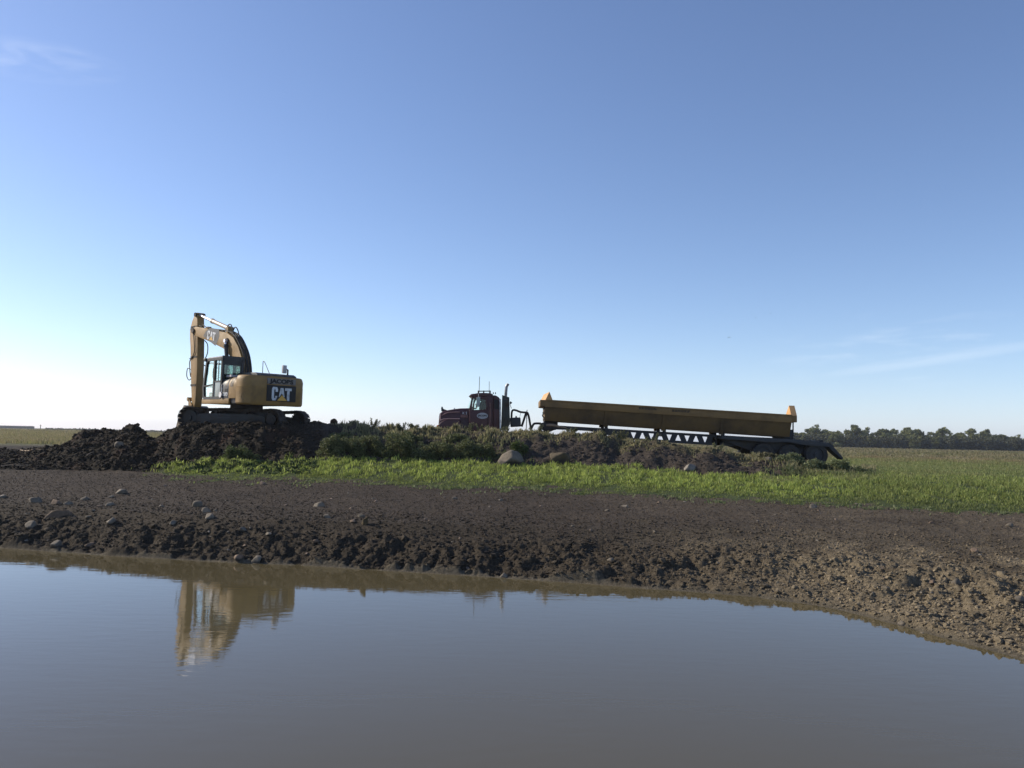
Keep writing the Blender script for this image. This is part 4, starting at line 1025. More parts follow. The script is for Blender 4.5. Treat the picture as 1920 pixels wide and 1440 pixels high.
mb.box((-0.46, 0.455, 1.30), (-0.38, 1.395, 1.98)); mb.box((-0.46, 0.455, 2.66), (-0.38, 1.395, 2.95)); mb.box((-0.46, 1.28, 1.9), (-0.38, 1.395, 2.7)); mb.box((-0.46, 0.455, 1.9), (-0.38, 0.57, 2.7))
mb.box((0.96, 0.50, 2.74), (1.04, 1.345, 2.82)); mb.box((1.10, 0.50, 1.28), (1.16, 1.345, 1.36)); mb.box((1.12, 0.5, 1.76), (1.22, 1.345, 1.82))
mb.build('cab_frame', M['black'], cab)
mb = MB(); mb.prism([(-0.44, 2.92), (0.92, 2.90), (0.98, 2.94), (0.85, 3.0), (-0.44, 3.02)], 0.46, 1.39); mb.build('cab_roof', M['pale'], cab, 0.02)
mb = MB(); mb.box((-0.475, 0.46, 2.80), (-0.44, 1.39, 3.03)); mb.build('roof_edge', M['black'], cab)
mb = MB(); mb.box((-0.40, 0.5, 1.28), (1.1, 1.34, 1.32)); mb.build('cab_floor', M['black'], cab)
mb = MB(); mb.prism([(0.30, 1.86), (1.16, 1.82), (0.97, 2.80), (0.86, 2.86), (0.30, 2.87)], 1.335, 1.345); mb.build('side_window', M['glass'], cab)
mb = MB(); mb.prism([(0.30, 1.34), (1.11, 1.34), (1.17, 1.80), (0.30, 1.84)], 1.335, 1.345); mb.build('lower_side_window', M['glass'], cab)
mb = MB(); mb.prism([(-0.36, 2.0), (0.22, 2.0), (0.22, 2.86), (-0.36, 2.86)], 1.335, 1.345); mb.build('door_window', M['glass'], cab)
mb = MB(); mb.prism([(-0.37, 1.34), (0.21, 1.34), (0.21, 1.96), (-0.37, 1.96)], 1.33, 1.365); mb.build('door_panel', M['door_film'], cab, 0.01)
mb = MB(); mb.box((-0.36, 1.335, 1.95), (0.22, 1.385, 2.01)); mb.box((-0.1, 1.345, 2.0), (-0.07, 1.37, 2.86)); mb.tube([(0.20, 1.38, 2.1), (0.20, 1.45, 2.15), (0.20, 1.45, 2.5), (0.20, 1.38, 2.55)], 0.014); mb.build('grab_handle', M['black'], cab)
mb = MB(); mb.prism([(-0.36, 1.34), (0.22, 1.34), (1.12, 1.34), (1.17, 1.8), (0.97, 2.80), (0.86, 2.86), (-0.36, 2.86)], 0.495, 0.505); mb.build('right_window', M['glass'], cab)
mb = MB(); mb.box((-0.435, 0.57, 1.98), (-0.425, 1.28, 2.66)); mb.build('rear_window', M['glass_dark'], cab)
mb = MB(); mb.prism([(1.16, 1.80), (1.0, 2.78), (0.985, 2.78), (1.145, 1.80)], 0.5, 1.34); mb.build('windscreen', M['glass'], cab)
mb = MB(); mb.box((-0.15, 0.66, 1.32), (0.42, 1.16, 1.72)); mb.box((-0.25, 0.68, 1.68), (-0.12, 1.14, 2.3)); mb.box((0.0, 0.60, 1.72), (0.4, 0.68, 1.98)); mb.box((0.9, 0.6, 1.32), (1.05, 1.2, 1.55)); mb.build('seat', M['interior'], cab, 0.04)
mb = MB(); mb.box((1.0, 1.30, 2.84), (1.13, 1.44, 2.98)); mb.cyl((1.0, 1.40, 2.93), (1.18, 1.40, 2.93), 0.055); mb.build('work_lamp', M['black'], cab, 0.015)
mb = MB(); mb.cyl((-0.55, 1.40, 1.30), (-0.55, 1.40, 1.85), 0.02); mb.cyl((-0.53, 1.42, 1.42), (-0.53, 1.46, 1.42), 0.12, n=20); mb.build('side_mirror', M['chrome'], cab)
# boom: left-face outline (x, z)
boom_up = [(5.32, 4.66), (4.9, 4.73), (4.24, 4.63), (2.8, 4.41), (1.75, 4.23), (1.15, 3.99), (0.65, 3.58), (0.28, 3.08), (0.06, 2.55), (-0.02, 2.0), (0.05, 1.55)]
boom_lo = [(0.40, 1.50), (0.62, 2.0), (0.85, 2.5), (1.12, 2.95), (1.50, 3.30), (2.0, 3.55), (2.7, 3.75), (3.8, 4.04), (4.9, 4.30), (5.25, 4.40)]
mb = MB(); mb.prism(boom_up+boom_lo, -0.20, 0.20); BM = mb.build('boom', M['yellow'], EX, 0.02)
mb = MB()
for yy in (0.205, -0.205):
    s_ = 1 if yy > 0 else -1
    mb.cyl((5.12, yy-0.02*s_, 4.55), (5.12, yy+0.06*s_, 4.55), 0.12, n=20); mb.cyl((1.62, yy-0.02*s_, 3.86), (1.62, yy+0.05*s_, 3.86), 0.13, n=20)
mb.build('pin', M['track'], BM)
# decal ellipse on the left face with letters
Fm = frame_mat((3.25, 0.2005, 4.22), (-0.965, 0, -0.17), (0, 0, 1))
mb = MB(); flat_poly(mb, [(0.70, 0.36), (-0.25, 0.30), (-0.62, 0.10), (-0.80, -0.12), (-0.62, -0.16), (0.15, -0.33), (0.55, -0.42), (0.66, -0.25), (0.82, 0.05)], Fm, 0.004); BD = mb.build('boom_decal', M['decal_grey'], BM)
lt, tri = logo_polys(0.82, 0.40); mb = MB(); Fm2 = Fm.copy(); Fm2.translation = Fm.translation+Vector((-0.02, 0.005, -0.02))
for p in lt: flat_poly(mb, p, Fm2, 0.004)
mb.build('boom_lettering', M['white'], BD)
mb = MB(); flat_poly(mb, tri, Fm2, 0.0045); mb.build('logo_triangle', M['logo_yellow'], BD)
# boom back hoses and pipes
mb = MB()
for k, yy in enumerate((-0.14, -0.07, 0.0, 0.07, 0.14)):
    off = 0.05+0.02*(k % 2)
    pts = [(0.0-off, yy, 1.9), (0.03-off, yy, 2.5), (0.25-off, yy, 3.13), (0.62-off*0.8, yy, 3.62), (1.13-off*0.6, yy, 4.03+off*0.7), (1.75, yy, 4.27+off*0.8), (2.2, yy*0.8, 4.34+off)]
    mb.tube(pts, 0.026, 8, 4)
mb.tube([(1.95, 0.12, 4.32), (1.8, 0.12, 4.58), (1.5, 0.12, 4.55), (1.2, 0.12, 4.0)], 0.025, 8, 4)
mb.tube([(1.8, -0.1, 4.30), (1.6, -0.1, 4.50), (1.35, -0.1, 4.38), (1.1, -0.1, 3.98)], 0.025, 8, 4)
mb.tube([(2.3, 0.1, 4.36), (3.0, 0.1, 4.48), (4.0, 0.1, 4.65), (4.35, 0.1, 4.78), (4.5, 0.1, 4.72), (4.9, 0.12, 4.80), (5.3, 0.19, 4.75)], 0.022, 8, 4)
mb.build('hydraulic_hose', M['rubber'], BM)
for a_, b_ in (((1.78, -0.14, 4.18), (1.98, 0.14, 4.52)), ((3.9, -0.1, 4.56), (4.1, 0.1, 4.68)), ((2.6, -0.16, 4.34), (2.75, 0.16, 4.46))):
    mb = MB(); mb.box(a_, b_); mb.build('cylinder_bracket', M['yellow'], BM, 0.02)
# boom cylinders (two) beside the boom
def cylinder(name, a, b, frac, r, rr, parent, cm='yellow'):
    a, b = Vector(a), Vector(b); m_ = a+(b-a)*frac
    mb_ = MB(); mb_.cyl(a, m_, r, n=16); mb_.cyl(m_-(b-a).normalized()*0.10, m_, r*1.2, n=16); mb_.cyl(a+Vector((0, -0.06, 0)), a+Vector((0, 0.06, 0)), r*1.1, n=14)
    o_ = mb_.build(name, M[cm], parent)
    mb_ = MB(); mb_.cyl(m_, b, rr, n=14); mb_.cyl(b+Vector((0, -0.06, 0)), b+Vector((0, 0.06, 0)), r*1.0, n=14); mb_.build('piston_rod', M['steel'], o_)
    return o_
cylinder('boom_cylinder', (0.95, 0.30, 1.45), (1.62, 0.30, 3.86), 0.93, 0.085, 0.05, EX, 'black')
cylinder('boom_cylinder', (0.95, -0.30, 1.45), (1.62, -0.30, 3.86), 0.93, 0.085, 0.05, EX, 'black')
cylinder('stick_cylinder', (1.95, 0.0, 4.46), (5.0, 0.0, 5.30), 0.56, 0.10, 0.06, EX, 'cyl_sunlit')
# stick
st = [(4.92, 5.40), (5.10, 5.40), (5.42, 5.02), (5.60, 4.62), (5.55, 4.2), (5.46, 3.85), (5.18, 2.1), (4.98, 1.05), (4.72, 0.98), (4.62, 1.25), (4.62, 2.8), (4.74, 4.2), (4.80, 4.7)]
mb = MB(); mb.prism(st, -0.17, 0.17); ST = mb.build('stick', M['yellow'], EX, 0.02)
mb = MB(); mb.tube([(5.3, 0.19, 4.6), (5.05, 0.22, 4.35), (4.95, 0.21, 3.9), (4.9, 0.21, 3.55), (5.15, 0.2, 3.3), (5.4, 0.2, 3.25)], 0.022, 8, 4)
mb.tube([(5.42, 0.1, 3.3), (5.55, 0.12, 3.1), (5.45, 0.12, 2.6), (5.35, 0.12, 2.4)], 0.022, 8, 4)
mb.tube([(5.34, 0.16, 2.75), (5.66, 0.16, 2.8), (5.70, 0.16, 2.45), (5.45, 0.16, 2.25), (5.25, 0.16, 2.3)], 0.02, 8, 4)
mb.tube([(4.66, -0.15, 4.1), (4.45, -0.2, 3.9), (4.42, -0.2, 3.5), (4.62, -0.17, 3.2)], 0.022, 8, 4)
mb.tube([(4.6, -0.15, 2.95), (4.35, -0.2, 2.8), (4.3, -0.2, 2.5), (4.6, -0.17, 2.3)], 0.022, 8, 4)
mb.build('hydraulic_hose', M['rubber'], ST)
mb = MB(); mb.box((4.85, 0.165, 4.62), (5.5, 0.185, 4.78)); mb.cyl((5.0, -0.24, 5.30), (5.0, 0.24, 5.30), 0.10, n=16); mb.box((4.7, 0.165, 3.28), (5.35, 0.185, 3.36)); mb.box((4.66, 0.16, 1.95), (5.2, 0.182, 2.05)); mb.build('bracket', M['track'], ST)
cylinder('bucket_cylinder', (5.62, 0.0, 4.35), (5.30, 0.0, 1.35), 0.62, 0.075, 0.045, EX)
# linkage and bucket
mb = MB()
for q in (-0.20, 0.20):
    mb.prism([(5.24, 1.42), (5.36, 1.30), (4.98, 0.98), (4.86, 1.08)], q-0.02, q+0.02); mb.prism([(5.26, 1.38), (5.40, 1.30), (5.30, 0.55), (5.18, 0.55)], q*0.7-0.02, q*0.7+0.02)
mb.cyl((5.31, -0.24, 1.35), (5.31, 0.24, 1.35), 0.09, n=16); mb.build('bucket_linkage', M['yellow'], EX)
bp_ = [(4.70, 0.95), (4.95, 1.05), (5.25, 0.75), (5.55, 0.35), (5.72, 0.0), (5.70, -0.35), (5.45, -0.62), (5.05, -0.70), (4.65, -0.55), (4.60, -0.50), (4.98, -0.62), (5.38, -0.54), (5.60, -0.30), (5.62, 0.0), (5.46, 0.32), (5.15, 0.68)]
mb = MB(); mb.prism(bp_, -0.55, 0.55)
for q in (-0.56, 0.54): mb.prism([(4.70, 0.90), (5.20, 0.70), (5.66, 0.0), (5.64, -0.32), (5.42, -0.58), (5.0, -0.66), (4.65, -0.52)], q, q+0.03)
for k in range(5): mb.box((4.42, -0.52+k*0.24, -0.56), (4.66, -0.42+k*0.24, -0.49))
mb.build('bucket', M['bucket'], EX, 0.0)
# rear logo panel and letters (rear face is at x about -2.56)
rx = -2.585
Fr = frame_mat((rx, -0.48, 1.53), (0, -1, 0), (0, 0, 1))
mb = MB(); mb.box((rx-0.012, -0.79, 1.20), (rx+0.06, 0.49, 1.84)); LP = mb.build('logo_panel', M['decal_dark'], CW, 0.005)
lt, tri = logo_polys(0.88, 0.54); mb = MB(); Fl = frame_mat((rx-0.013, -0.15, 1.50), (0, -1, 0), (0, 0, 1))
for p in lt: flat_poly(mb, p, Fl, 0.008)
mb.build('logo_lettering', M['white'], LP)
mb = MB(); flat_poly(mb, tri, Fl, 0.0085); mb.build('logo_triangle', M['logo_yellow'], LP)
mb = MB(); mb.box((rx-0.004, -0.77, 1.885), (rx+0.08, 0.49, 2.11)); NP = mb.build('name_backing', M['dusty_backing'], CW, 0.004)
text_mesh('name_lettering', 'JACOBS', 0.225, M['decal_dark'], NP, frame_mat((rx-0.006, -0.14, 1.995), (0, -1, 0), (0, 0, 1)), 0.012, 0.006, xs=1.3)

# ================================================================ TRUCK (points read on the plane of its near side)
TY0, TY1 = 36.4, 38.8
TR = empty('truck', (at_y(880, 820, 37.6)[0], 37.6, 1.75), 0, 'maroon conventional semi truck parked behind the berm, facing left, coupled to the trailer', 'truck')
TI = Matrix.Translation(Vector(TR.location)).inverted()
def tp(px, py, Yp=TY0): return at_y(px, py, Yp)
def tprism(pts, y0, y1, name, mat, parent=TR, bevel=0.02, Yp=None, smooth=True, label=None, inset=0.0):
    Yp = y0 if Yp is None else Yp
    q = [tp(a, b, Yp) for a, b in pts]; m_ = MB(TI)
    if inset:   # narrower toward the top: pull vertices in by height
        zs = [p[1] for p in q]; zmin, zmax = min(zs), max(zs)
        vs = []; n_ = len(q)
        for p in q: vs.append((p[0], y0+inset*((p[1]-zmin)/(zmax-zmin))**1.5, p[1]))
        for p in q: vs.append((p[0], y1-inset*((p[1]-zmin)/(zmax-zmin))**1.5, p[1]))
        m_.add(vs, [tuple(range(n_)), tuple(range(2*n_-1, n_-1, -1))]+[(i, n_+i, n_+(i+1) % n_, (i+1) % n_) for i in range(n_)])
    else: m_.prism(q, y0, y1)
    return m_.build(name, mat, parent, bevel, 3, smooth, label)
def ttube(pts, Yp, r, name, mat, parent=TR, sub=4, n=8):
    m_ = MB(TI); P_ = []
    for p in pts:
        yy = p[2] if len(p) > 2 else Yp; a, b = tp(p[0], p[1], yy); P_.append((a, yy, b))
    m_.tube(P_, r, n, sub); return m_.build(name, mat, parent)
# bonnet and nose
hood = tprism([(822, 795), (823, 776), (828, 772), (838, 769), (850, 767), (862, 765.5), (882, 765), (882, 812), (824, 812)], TY0+0.45, TY1-0.45, 'bonnet', M['maroon'], bevel=0.07, inset=0.10)
tprism([(817, 806), (820, 798), (828, 790), (836, 786), (846, 785), (862, 785.5), (866, 812), (818, 812)], TY0+0.02, TY0+0.50, 'front_wing', M['maroon'], hood, 0.06)
tprism([(817, 806), (820, 798), (828, 790), (836, 786), (846, 785), (862, 785.5), (866, 812), (818, 812)], TY1-0.50, TY1-0.02, 'front_wing', M['maroon'], hood, 0.06, Yp=TY0+0.02)
ttube([(825, 788.5), (831, 786), (838, 785.3), (862, 785.3)], TY0+0.03, 0.018, 'wing_stripe', M['stripe'], hood)
ttube([(825.8, 775.5), (825.8, 787)], TY0+0.48, 0.02, 'grille_edge', M['stripe'], hood, 1)
ttube([(832, 776), (840, 773.5), (850, 772.8), (862, 772.4)], TY0+0.50, 0.014, 'bonnet_stripe', M['stripe'], hood)
ttube([(828, 779), (836, 775), (840, 773.5)], TY0+0.48, 0.010, 'trim_line', M['stripe'], hood)
tprism([(822.5, 795), (823.5, 777), (825, 777), (825, 806), (821, 806)], TY0+0.52, TY1-0.52, 'grille', M['chrome'], hood, 0.01)
tprism([(816.5, 808), (818.5, 798), (822, 796), (823, 812), (816.5, 812)], TY0+0.03, TY0+0.22, 'headlight', M['orange'], hood, 0.02)
tprism([(816.5, 808), (818.5, 798), (822, 796), (823, 812), (816.5, 812)], TY1-0.22, TY1-0.03, 'headlight', M['orange'], hood, 0.02, Yp=TY0+0.03)
tprism([(827.5, 771), (827, 766), (828, 762), (829.5, 766), (836, 768.3), (839, 769.5)], TY0+0.9, TY1-0.9, 'bug_deflector', M['chassis'], hood, 0.0)
tprism([(851, 767), (851.2, 765), (852.8, 765), (853, 767)], TY0+1.1, TY1-1.1, 'bonnet_ornament', M['chrome'], hood, 0.0)
a, b = tp(871.5, 774.8, TY0+0.44); text_mesh('unit_number', 'K 2', 0.15, M['white'], hood, TI @ frame_mat((a, TY0+0.435, b), (1, 0, 0), (0, 0, 1)), 0.003)
a, b = tp(871, 779); mb = MB(TI); mb.box((a-0.20, TY0+0.44, b-0.08), (a+0.12, TY0+0.455, b+0.04)); mb.build('side_vent', M['maroon2'], hood, 0.0)
# cab: shell with real window openings (bars and panels)
roof = tprism([(880.5, 742.3), (884, 740), (890, 738), (895, 737), (905, 736.4), (918, 737), (924, 738.5), (924, 743.5), (888, 744)], TY0+0.12, TY1-0.12, 'roof', M['maroon'], bevel=0.05)
tprism([(878.6, 743.2), (883.5, 738.8), (889, 738), (889, 742), (883, 743)], TY0+0.16, TY1-0.16, 'sun_visor', M['maroon2'], roof, 0.01)
cabd = tprism([(879.5, 768.5), (914, 768), (914, 813), (881, 813)], TY0+0.08, TY1-0.08, 'cab_lower', M['maroon'], bevel=0.03)
tprism([(913.8, 742.5), (924.2, 742.5), (924.2, 813), (913.8, 813)], TY0+0.09, TY1-0.09, 'cab_rear_panel', M['maroon'], bevel=0.04)
for yy in (TY0+0.10, TY1-0.18):
    tprism([(879.5, 769), (884.5, 743.5), (889.5, 743.5), (886, 752), (884.5, 769)], yy, yy+0.08, 'windscreen_pillar', M['maroon'], bevel=0.01, Yp=TY0+0.1)
    tprism([(904, 743.5), (914.5, 743.5), (914.5, 769), (909.5, 769), (912, 763), (910, 751)], yy, yy+0.08, 'door_pillar', M['maroon'], bevel=0.01, Yp=TY0+0.1)
    tprism([(888, 743.3), (905, 743.3), (909, 749), (899.5, 748), (888, 746.5)], yy+0.002, yy+0.076, 'window_header', M['maroon'], bevel=0.01, Yp=TY0+0.1)
tprism([(887, 747), (910, 747), (912, 763), (909, 768.5), (885, 768.5)], TY0+0.135, TY0+0.142, 'door_window', M['glass'], cabd, 0.0)
tprism([(887, 747), (910, 747), (912, 763), (909, 768.5), (885, 768.5)], TY1-0.142, TY1-0.135, 'door_window', M['glass'], cabd, 0.0, Yp=TY0+0.135)
tprism([(878.3, 768), (884.3, 743.8), (884.9, 743.8), (879, 768)], TY0+0.19, TY1-0.19, 'windscreen', M['glass'], cabd, 0.0)
tprism([(876, 764), (878.5, 767), (885, 745), (884, 745)], TY0+0.30, TY0+0.305, 'windscreen_corner', M['glass'], cabd, 0.0)
tprism([(898, 768), (899, 757), (902, 752), (905, 752), (906, 758), (905, 768)], TY0+0.5, TY0+0.95, 'driver_seat', M['interior'], cabd, 0.03)
tprism([(900, 768), (902, 747), (911, 747), (914, 768)], TY0+1.3, TY0+1.9, 'rear_bunk_trim', M['interior'], cabd, 0.03)
ttube([(882, 763), (892, 766), (893, 760), (892, 757)], TY0+0.6, 0.03, 'steering_wheel', M['interior'], cabd)
a, b = tp(904.5, 779.5, TY0+0.05); mb = MB(TI); vs = [(a+0.245*math.cos(t), b+0.135*math.sin(t)) for t in [2*math.pi*k/32 for k in range(32)]]
mb.prism(vs, TY0+0.068, TY0+0.079); dl = mb.build('door_logo', M['pale'], cabd)
text_mesh('door_lettering', 'JACOBS', 0.105, M['decal_dark'], dl, TI @ frame_mat((a, TY0+0.0665, b), (1, 0, 0), (0, 0, 1)), 0.005, xs=1.05)
ttube([(919.5, 755.5), (919.3, 770), (918.5, 795), (918, 812)], TY0+0.05, 0.028, 'air_intake_pipe', M['maroon2'], TR, 1)
ttube([(899.3, 706), (898.8, 722), (898.2, 738)], TY0+0.35, 0.012, 'aerial', M['chassis'], roof, 1)
ttube([(917.4, 715), (917.2, 730), (917, 737)], TY1-0.5, 0.010, 'aerial', M['chassis'], roof, 1)
ttube([(896.5, 733.5), (919, 733.3)], TY0+0.4, 0.022, 'air_horn', M['chassis'], roof, 1); 
for pxx, Yh in ((897, TY0+0.4), (907, TY0+0.4), (919, TY0+0.4)): ttube([(pxx, 732.3), (pxx, 737.5)], Yh, 0.03, 'horn_mount', M['chassis'], roof, 1)
for pxx in (925, 929): ttube([(pxx, 735.5), (pxx, 739)], TY0+0.5, 0.02, 'clearance_lamp', M['chassis'], roof, 1)
# west-coast mirror on an arm
mr_ = ttube([(897.3, 738), (897, 745), (895.5, 762), (893, 766.5)], TY0-0.02, 0.012, 'mirror_arm', M['chrome'], TR, 2)
tprism([(893.8, 745), (900.5, 744.2), (900.5, 757), (898, 763), (893, 762)], TY0-0.16, TY0-0.10, 'mirror_head', M['door_film'], mr_, 0.015, Yp=TY0-0.1)
# day sleeper
sl = tprism([(924.4, 740.5), (930, 741.5), (935, 744.5), (938, 748.5), (938.3, 812), (924.4, 812)], TY0+0.10, TY1-0.10, 'sleeper', M['maroon'], bevel=0.06)
tprism([(926, 748), (934.5, 749.5), (935, 768), (927, 766)], TY0+0.093, TY0+0.102, 'sleeper_window', M['decal_dark'], sl, 0.0)
# exhaust stack and guard
ttube([(937.7, 748), (938.2, 800), (937.8, 812)], TY0+0.04, 0.035, 'grab_rail', M['chrome'], TR, 1)
gd = tprism([(941.5, 740.5), (955, 745), (956.5, 795), (950, 806), (939.5, 806)], TY0+0.15, TY0+0.75, 'stack_guard', M['stack_guard'], bevel=0.02)
ttube([(948, 745), (949.2, 728), (950, 724), (953, 719.5)], TY0+0.4, 0.066, 'exhaust_stack', M['stack_steel'], gd, 4, 14)
tprism([(944, 747), (952, 749), (952.3, 750), (944.3, 748)], TY0+0.14, TY0+0.152, 'guard_slot', M['maroon2'], gd, 0.0)
ttube([(956, 754), (959, 755), (956, 757)], TY0+0.4, 0.035, 'work_lamp', M['chassis'], gd, 2); ttube([(956, 758), (959, 766)], TY0+0.4, 0.012, 'hose_hanger', M['chassis'], gd, 1)
# tank, catwalk, fifth wheel, frame
tprism([(956, 783), (976, 782.5), (977, 799), (957, 800)], TY0+0.35, TY1-0.35, 'hydraulic_tank', M['chassis'], bevel=0.05)
tprism([(966, 783), (966.4, 780), (969, 780), (969.4, 783)], TY0+0.9, TY0+1.1, 'tank_cap', M['chassis'], bevel=0.01)
z0, z1 = 1.75+0.75, 1.75+1.02
mb = MB(TI); xa, xb = tp(822, 800)[0], tp(1062, 800)[0]
for yy in (37.15, 37.95): mb.box((xa, yy, z0-0.05), (xb, yy+0.1, z1-0.05))
for t in np.linspace(0.1, 0.95, 7): mb.box((xa+(xb-xa)*t, 37.2, z0), (xa+(xb-xa)*t+0.1, 38.0, z1-0.1))
mb.build('chassis_frame', M['chassis'], TR)
mb = MB(TI); xf = tp(1010, 800)[0]; mb.prism([(xf-0.5, z1-0.05), (xf+0.55, z1-0.05), (xf+0.35, z1+0.10), (xf-0.3, z1+0.10)], 37.1, 38.1); mb.build('fifth_wheel', M['chassis'], TR, 0.02)
mb = MB(TI); xq = tp(898, 800)[0]; mb.cyl((xq-0.55, TY0+0.42, 2.35), (xq+0.75, TY0+0.42, 2.35), 0.30, n=24); mb.build('fuel_tank', M['chrome'], TR)
mb = MB(TI); mb.box((tp(816, 800)[0], TY0+0.1, 2.05), (tp(816, 800)[0]+0.18, TY1-0.1, 2.40)); mb.build('bumper', M['chrome'], TR, 0.04)
def wheel(x, y0, y1, z, r, parent, I):
    mb_ = MB(I); pr = [(r*0.60, y0), (r*0.93, y0), (r, y0+0.05), (r, y1-0.05), (r*0.93, y1), (r*0.60, y1)]; nn = 30; vs_ = []; fs_ = []
    for k in range(nn):
        a_ = 2*math.pi*k/nn
        for (q, yy) in pr: vs_.append((x+q*math.cos(a_), yy, z+q*math.sin(a_)))
    m6 = len(pr)
    for k in range(nn):
        for j in range(m6): fs_.append((k*m6+j, k*m6+(j+1) % m6, ((k+1) % nn)*m6+(j+1) % m6, ((k+1) % nn)*m6+j))
    mb_.add(vs_, fs_); w_ = mb_.build('wheel', M['rubber'], parent)
    mb_ = MB(I); mb_.cyl((x, y0+0.06, z), (x, y1-0.06, z), r*0.60, n=24); mb_.cyl((x, y0+0.01, z), (x, y0+0.1, z), r*0.22, n=16); mb_.build('rim', M['chassis'], w_)
for xx, zz_ in ((at_y(841, 800, TY0)[0], 1.75),):
    wheel(xx, TY0+0.06, TY0+0.36, zz_+0.52, 0.52, TR, TI); wheel(xx, TY1-0.36, TY1-0.06, zz_+0.52, 0.52, TR, TI)
for pxx in (985, 1035):
    xx = at_y(pxx, 800, TY0)[0]; g_ = max(gz(xx, TY0+0.3), 1.7)
    wheel(xx, TY0+0.05, TY0+0.6, 1.74+0.5, 0.5, TR, TI); wheel(xx, TY1-0.6, TY1-0.05, 1.74+0.5, 0.5, TR, TI)
# suzie hoses between truck and trailer
ttube([(959, 790), (959.5, 774), (962, 769), (968, 769.5), (976, 772.5), (988, 773.5)], 37.4, 0.045, 'air_hose', M['rubber'])
ttube([(978, 800), (982, 788), (986, 776), (988, 773.5), (991, 779), (994, 795), (996, 805)], 37.4, 0.05, 'air_hose', M['rubber'])
ttube([(986.5, 806), (987.5, 790), (988, 770), (988.8, 768.5)], 37.45, 0.018, 'hose_post', M['chassis'], TR, 1)
ttube([(996, 804), (1000, 796), (1004, 794), (1014, 794)], 37.4, 0.05, 'air_hose', M['rubber'])
ttube([(975.5, 800), (974.5, 785), (976, 774)], 37.5, 0.008, 'thin_line', M['rubber'])

# ================================================================ TRAILER
QY0, QY1 = 36.25, 38.85
QR = empty('side_dump_trailer', (at_y(1255, 820, 37.5)[0], 37.5, 1.6), 0, 'long yellow side dump trailer with a trough body on a dark frame with triangle holes', 'trailer')
QI = Matrix.Translation(Vector(QR.location)).inverted()
def qprism(pts, y0, y1, name, mat, parent=QR, bevel=0.012, Yp=None, label=None):
    Yp = y0 if Yp is None else Yp; q = [at_y(a, b, Yp) for a, b in pts]; m_ = MB(QI); m_.prism(q, y0, y1); return m_.build(name, mat, parent, bevel, 2, True, label)
# trough body as a skin: outer side sloping inward to the floor, inside hollow
XL = at_y(1022, 770, QY0)[0]; XR = at_y(1485, 800, QY0)[0]
def tubz(x, pl, pr):   # line between the readings at both ends
    return pl+(pr-pl)*(x-XL)/(XR-XL)
zTl, zTr = at_y(1022, 750.3, QY0)[1], at_y(1485, 778.8, QY0)[1]
zRl, zRr = at_y(1022, 762.0, QY0)[1], at_y(1485, 792.0, QY0)[1]
zBl, zBr = at_y(1022, 788.5, QY0+0.35)[1], at_y(1485, 819.5, QY0+0.35)[1]
sec = [(QY0+0.04, 'R'), (QY0+0.34, 'B'), (QY1-0.34, 'B'), (QY1-0.04, 'R'), (QY1-0.04, 'T'), (QY1-0.09, 'T'), (QY1-0.09, 'R'), (QY1-0.42, 'b'), (QY0+0.42, 'b'), (QY0+0.09, 'R'), (QY0+0.09, 'T'), (QY0+0.04, 'T')]
zz_l = {'R': zRl, 'B': zBl, 'T': zTl, 'b': zBl+0.08}; zz_r = {'R': zRr, 'B': zBr, 'T': zTr, 'b': zBr+0.08}
mb = MB(QI); n = len(sec)
vs = [(XL, y, zz_l[k]) for y, k in sec]+[(XR, y, zz_r[k]) for y, k in sec]
mb.add(vs, [(i, (i+1) % n, n+(i+1) % n, n+i) for i in range(n)]+[(0, 1, 8, 9), (1, 2, 7, 8), (2, 3, 6, 7), (0, 9, 10, 11), (3, 4, 5, 6), (n, n+9, n+8, n+1), (n+1, n+8, n+7, n+2), (n+2, n+7, n+6, n+3), (n, n+11, n+10, n+9), (n+3, n+6, n+5, n+4)])
tub = mb.build('tub', M['yellow_dusty_shaded'], QR)
# end walls of the tub
for (xx, zl) in ((XL, zz_l), (XR-0.06, zz_r)):
    mb = MB(QI); mb.prism([(QY0+0.06, zl['R']), (QY0+0.36, zl['B']+0.01), (QY1-0.36, zl['B']+0.01), (QY1-0.06, zl['R']), (QY1-0.10, zl['T']-0.02), (QY0+0.10, zl['T']-0.02)], xx+0.004, xx+0.056, 'x'); mb.build('end_wall', M['yellow_dusty_shaded'], tub)
# deep side rail (protrudes)
for y0_, y1_ in ((QY0, QY0+0.06), (QY1-0.06, QY1)):
    mb = MB(QI); xa = at_y(1022, 760, QY0)[0]; mb.prism([(xa, zTl+0.01), (XR+0.02, zTr+0.01), (XR+0.02, zRr-0.02), (xa, zRl-0.02)], y0_, y1_); mb.build('side_rail', M['rail_yellow'], tub, 0.012)
for y0_ in (QY0-0.03, QY1-0.05):
    mb = MB(QI); xa = at_y(1024, 760, QY0)[0]; mb.prism([(xa, zTl+0.03), (XR, zTr+0.03), (XR, zTr-0.04), (xa, zTl-0.04)], y0_, y0_+0.08); mb.build('top_cap', M['rail_yellow'], tub, 0.01)
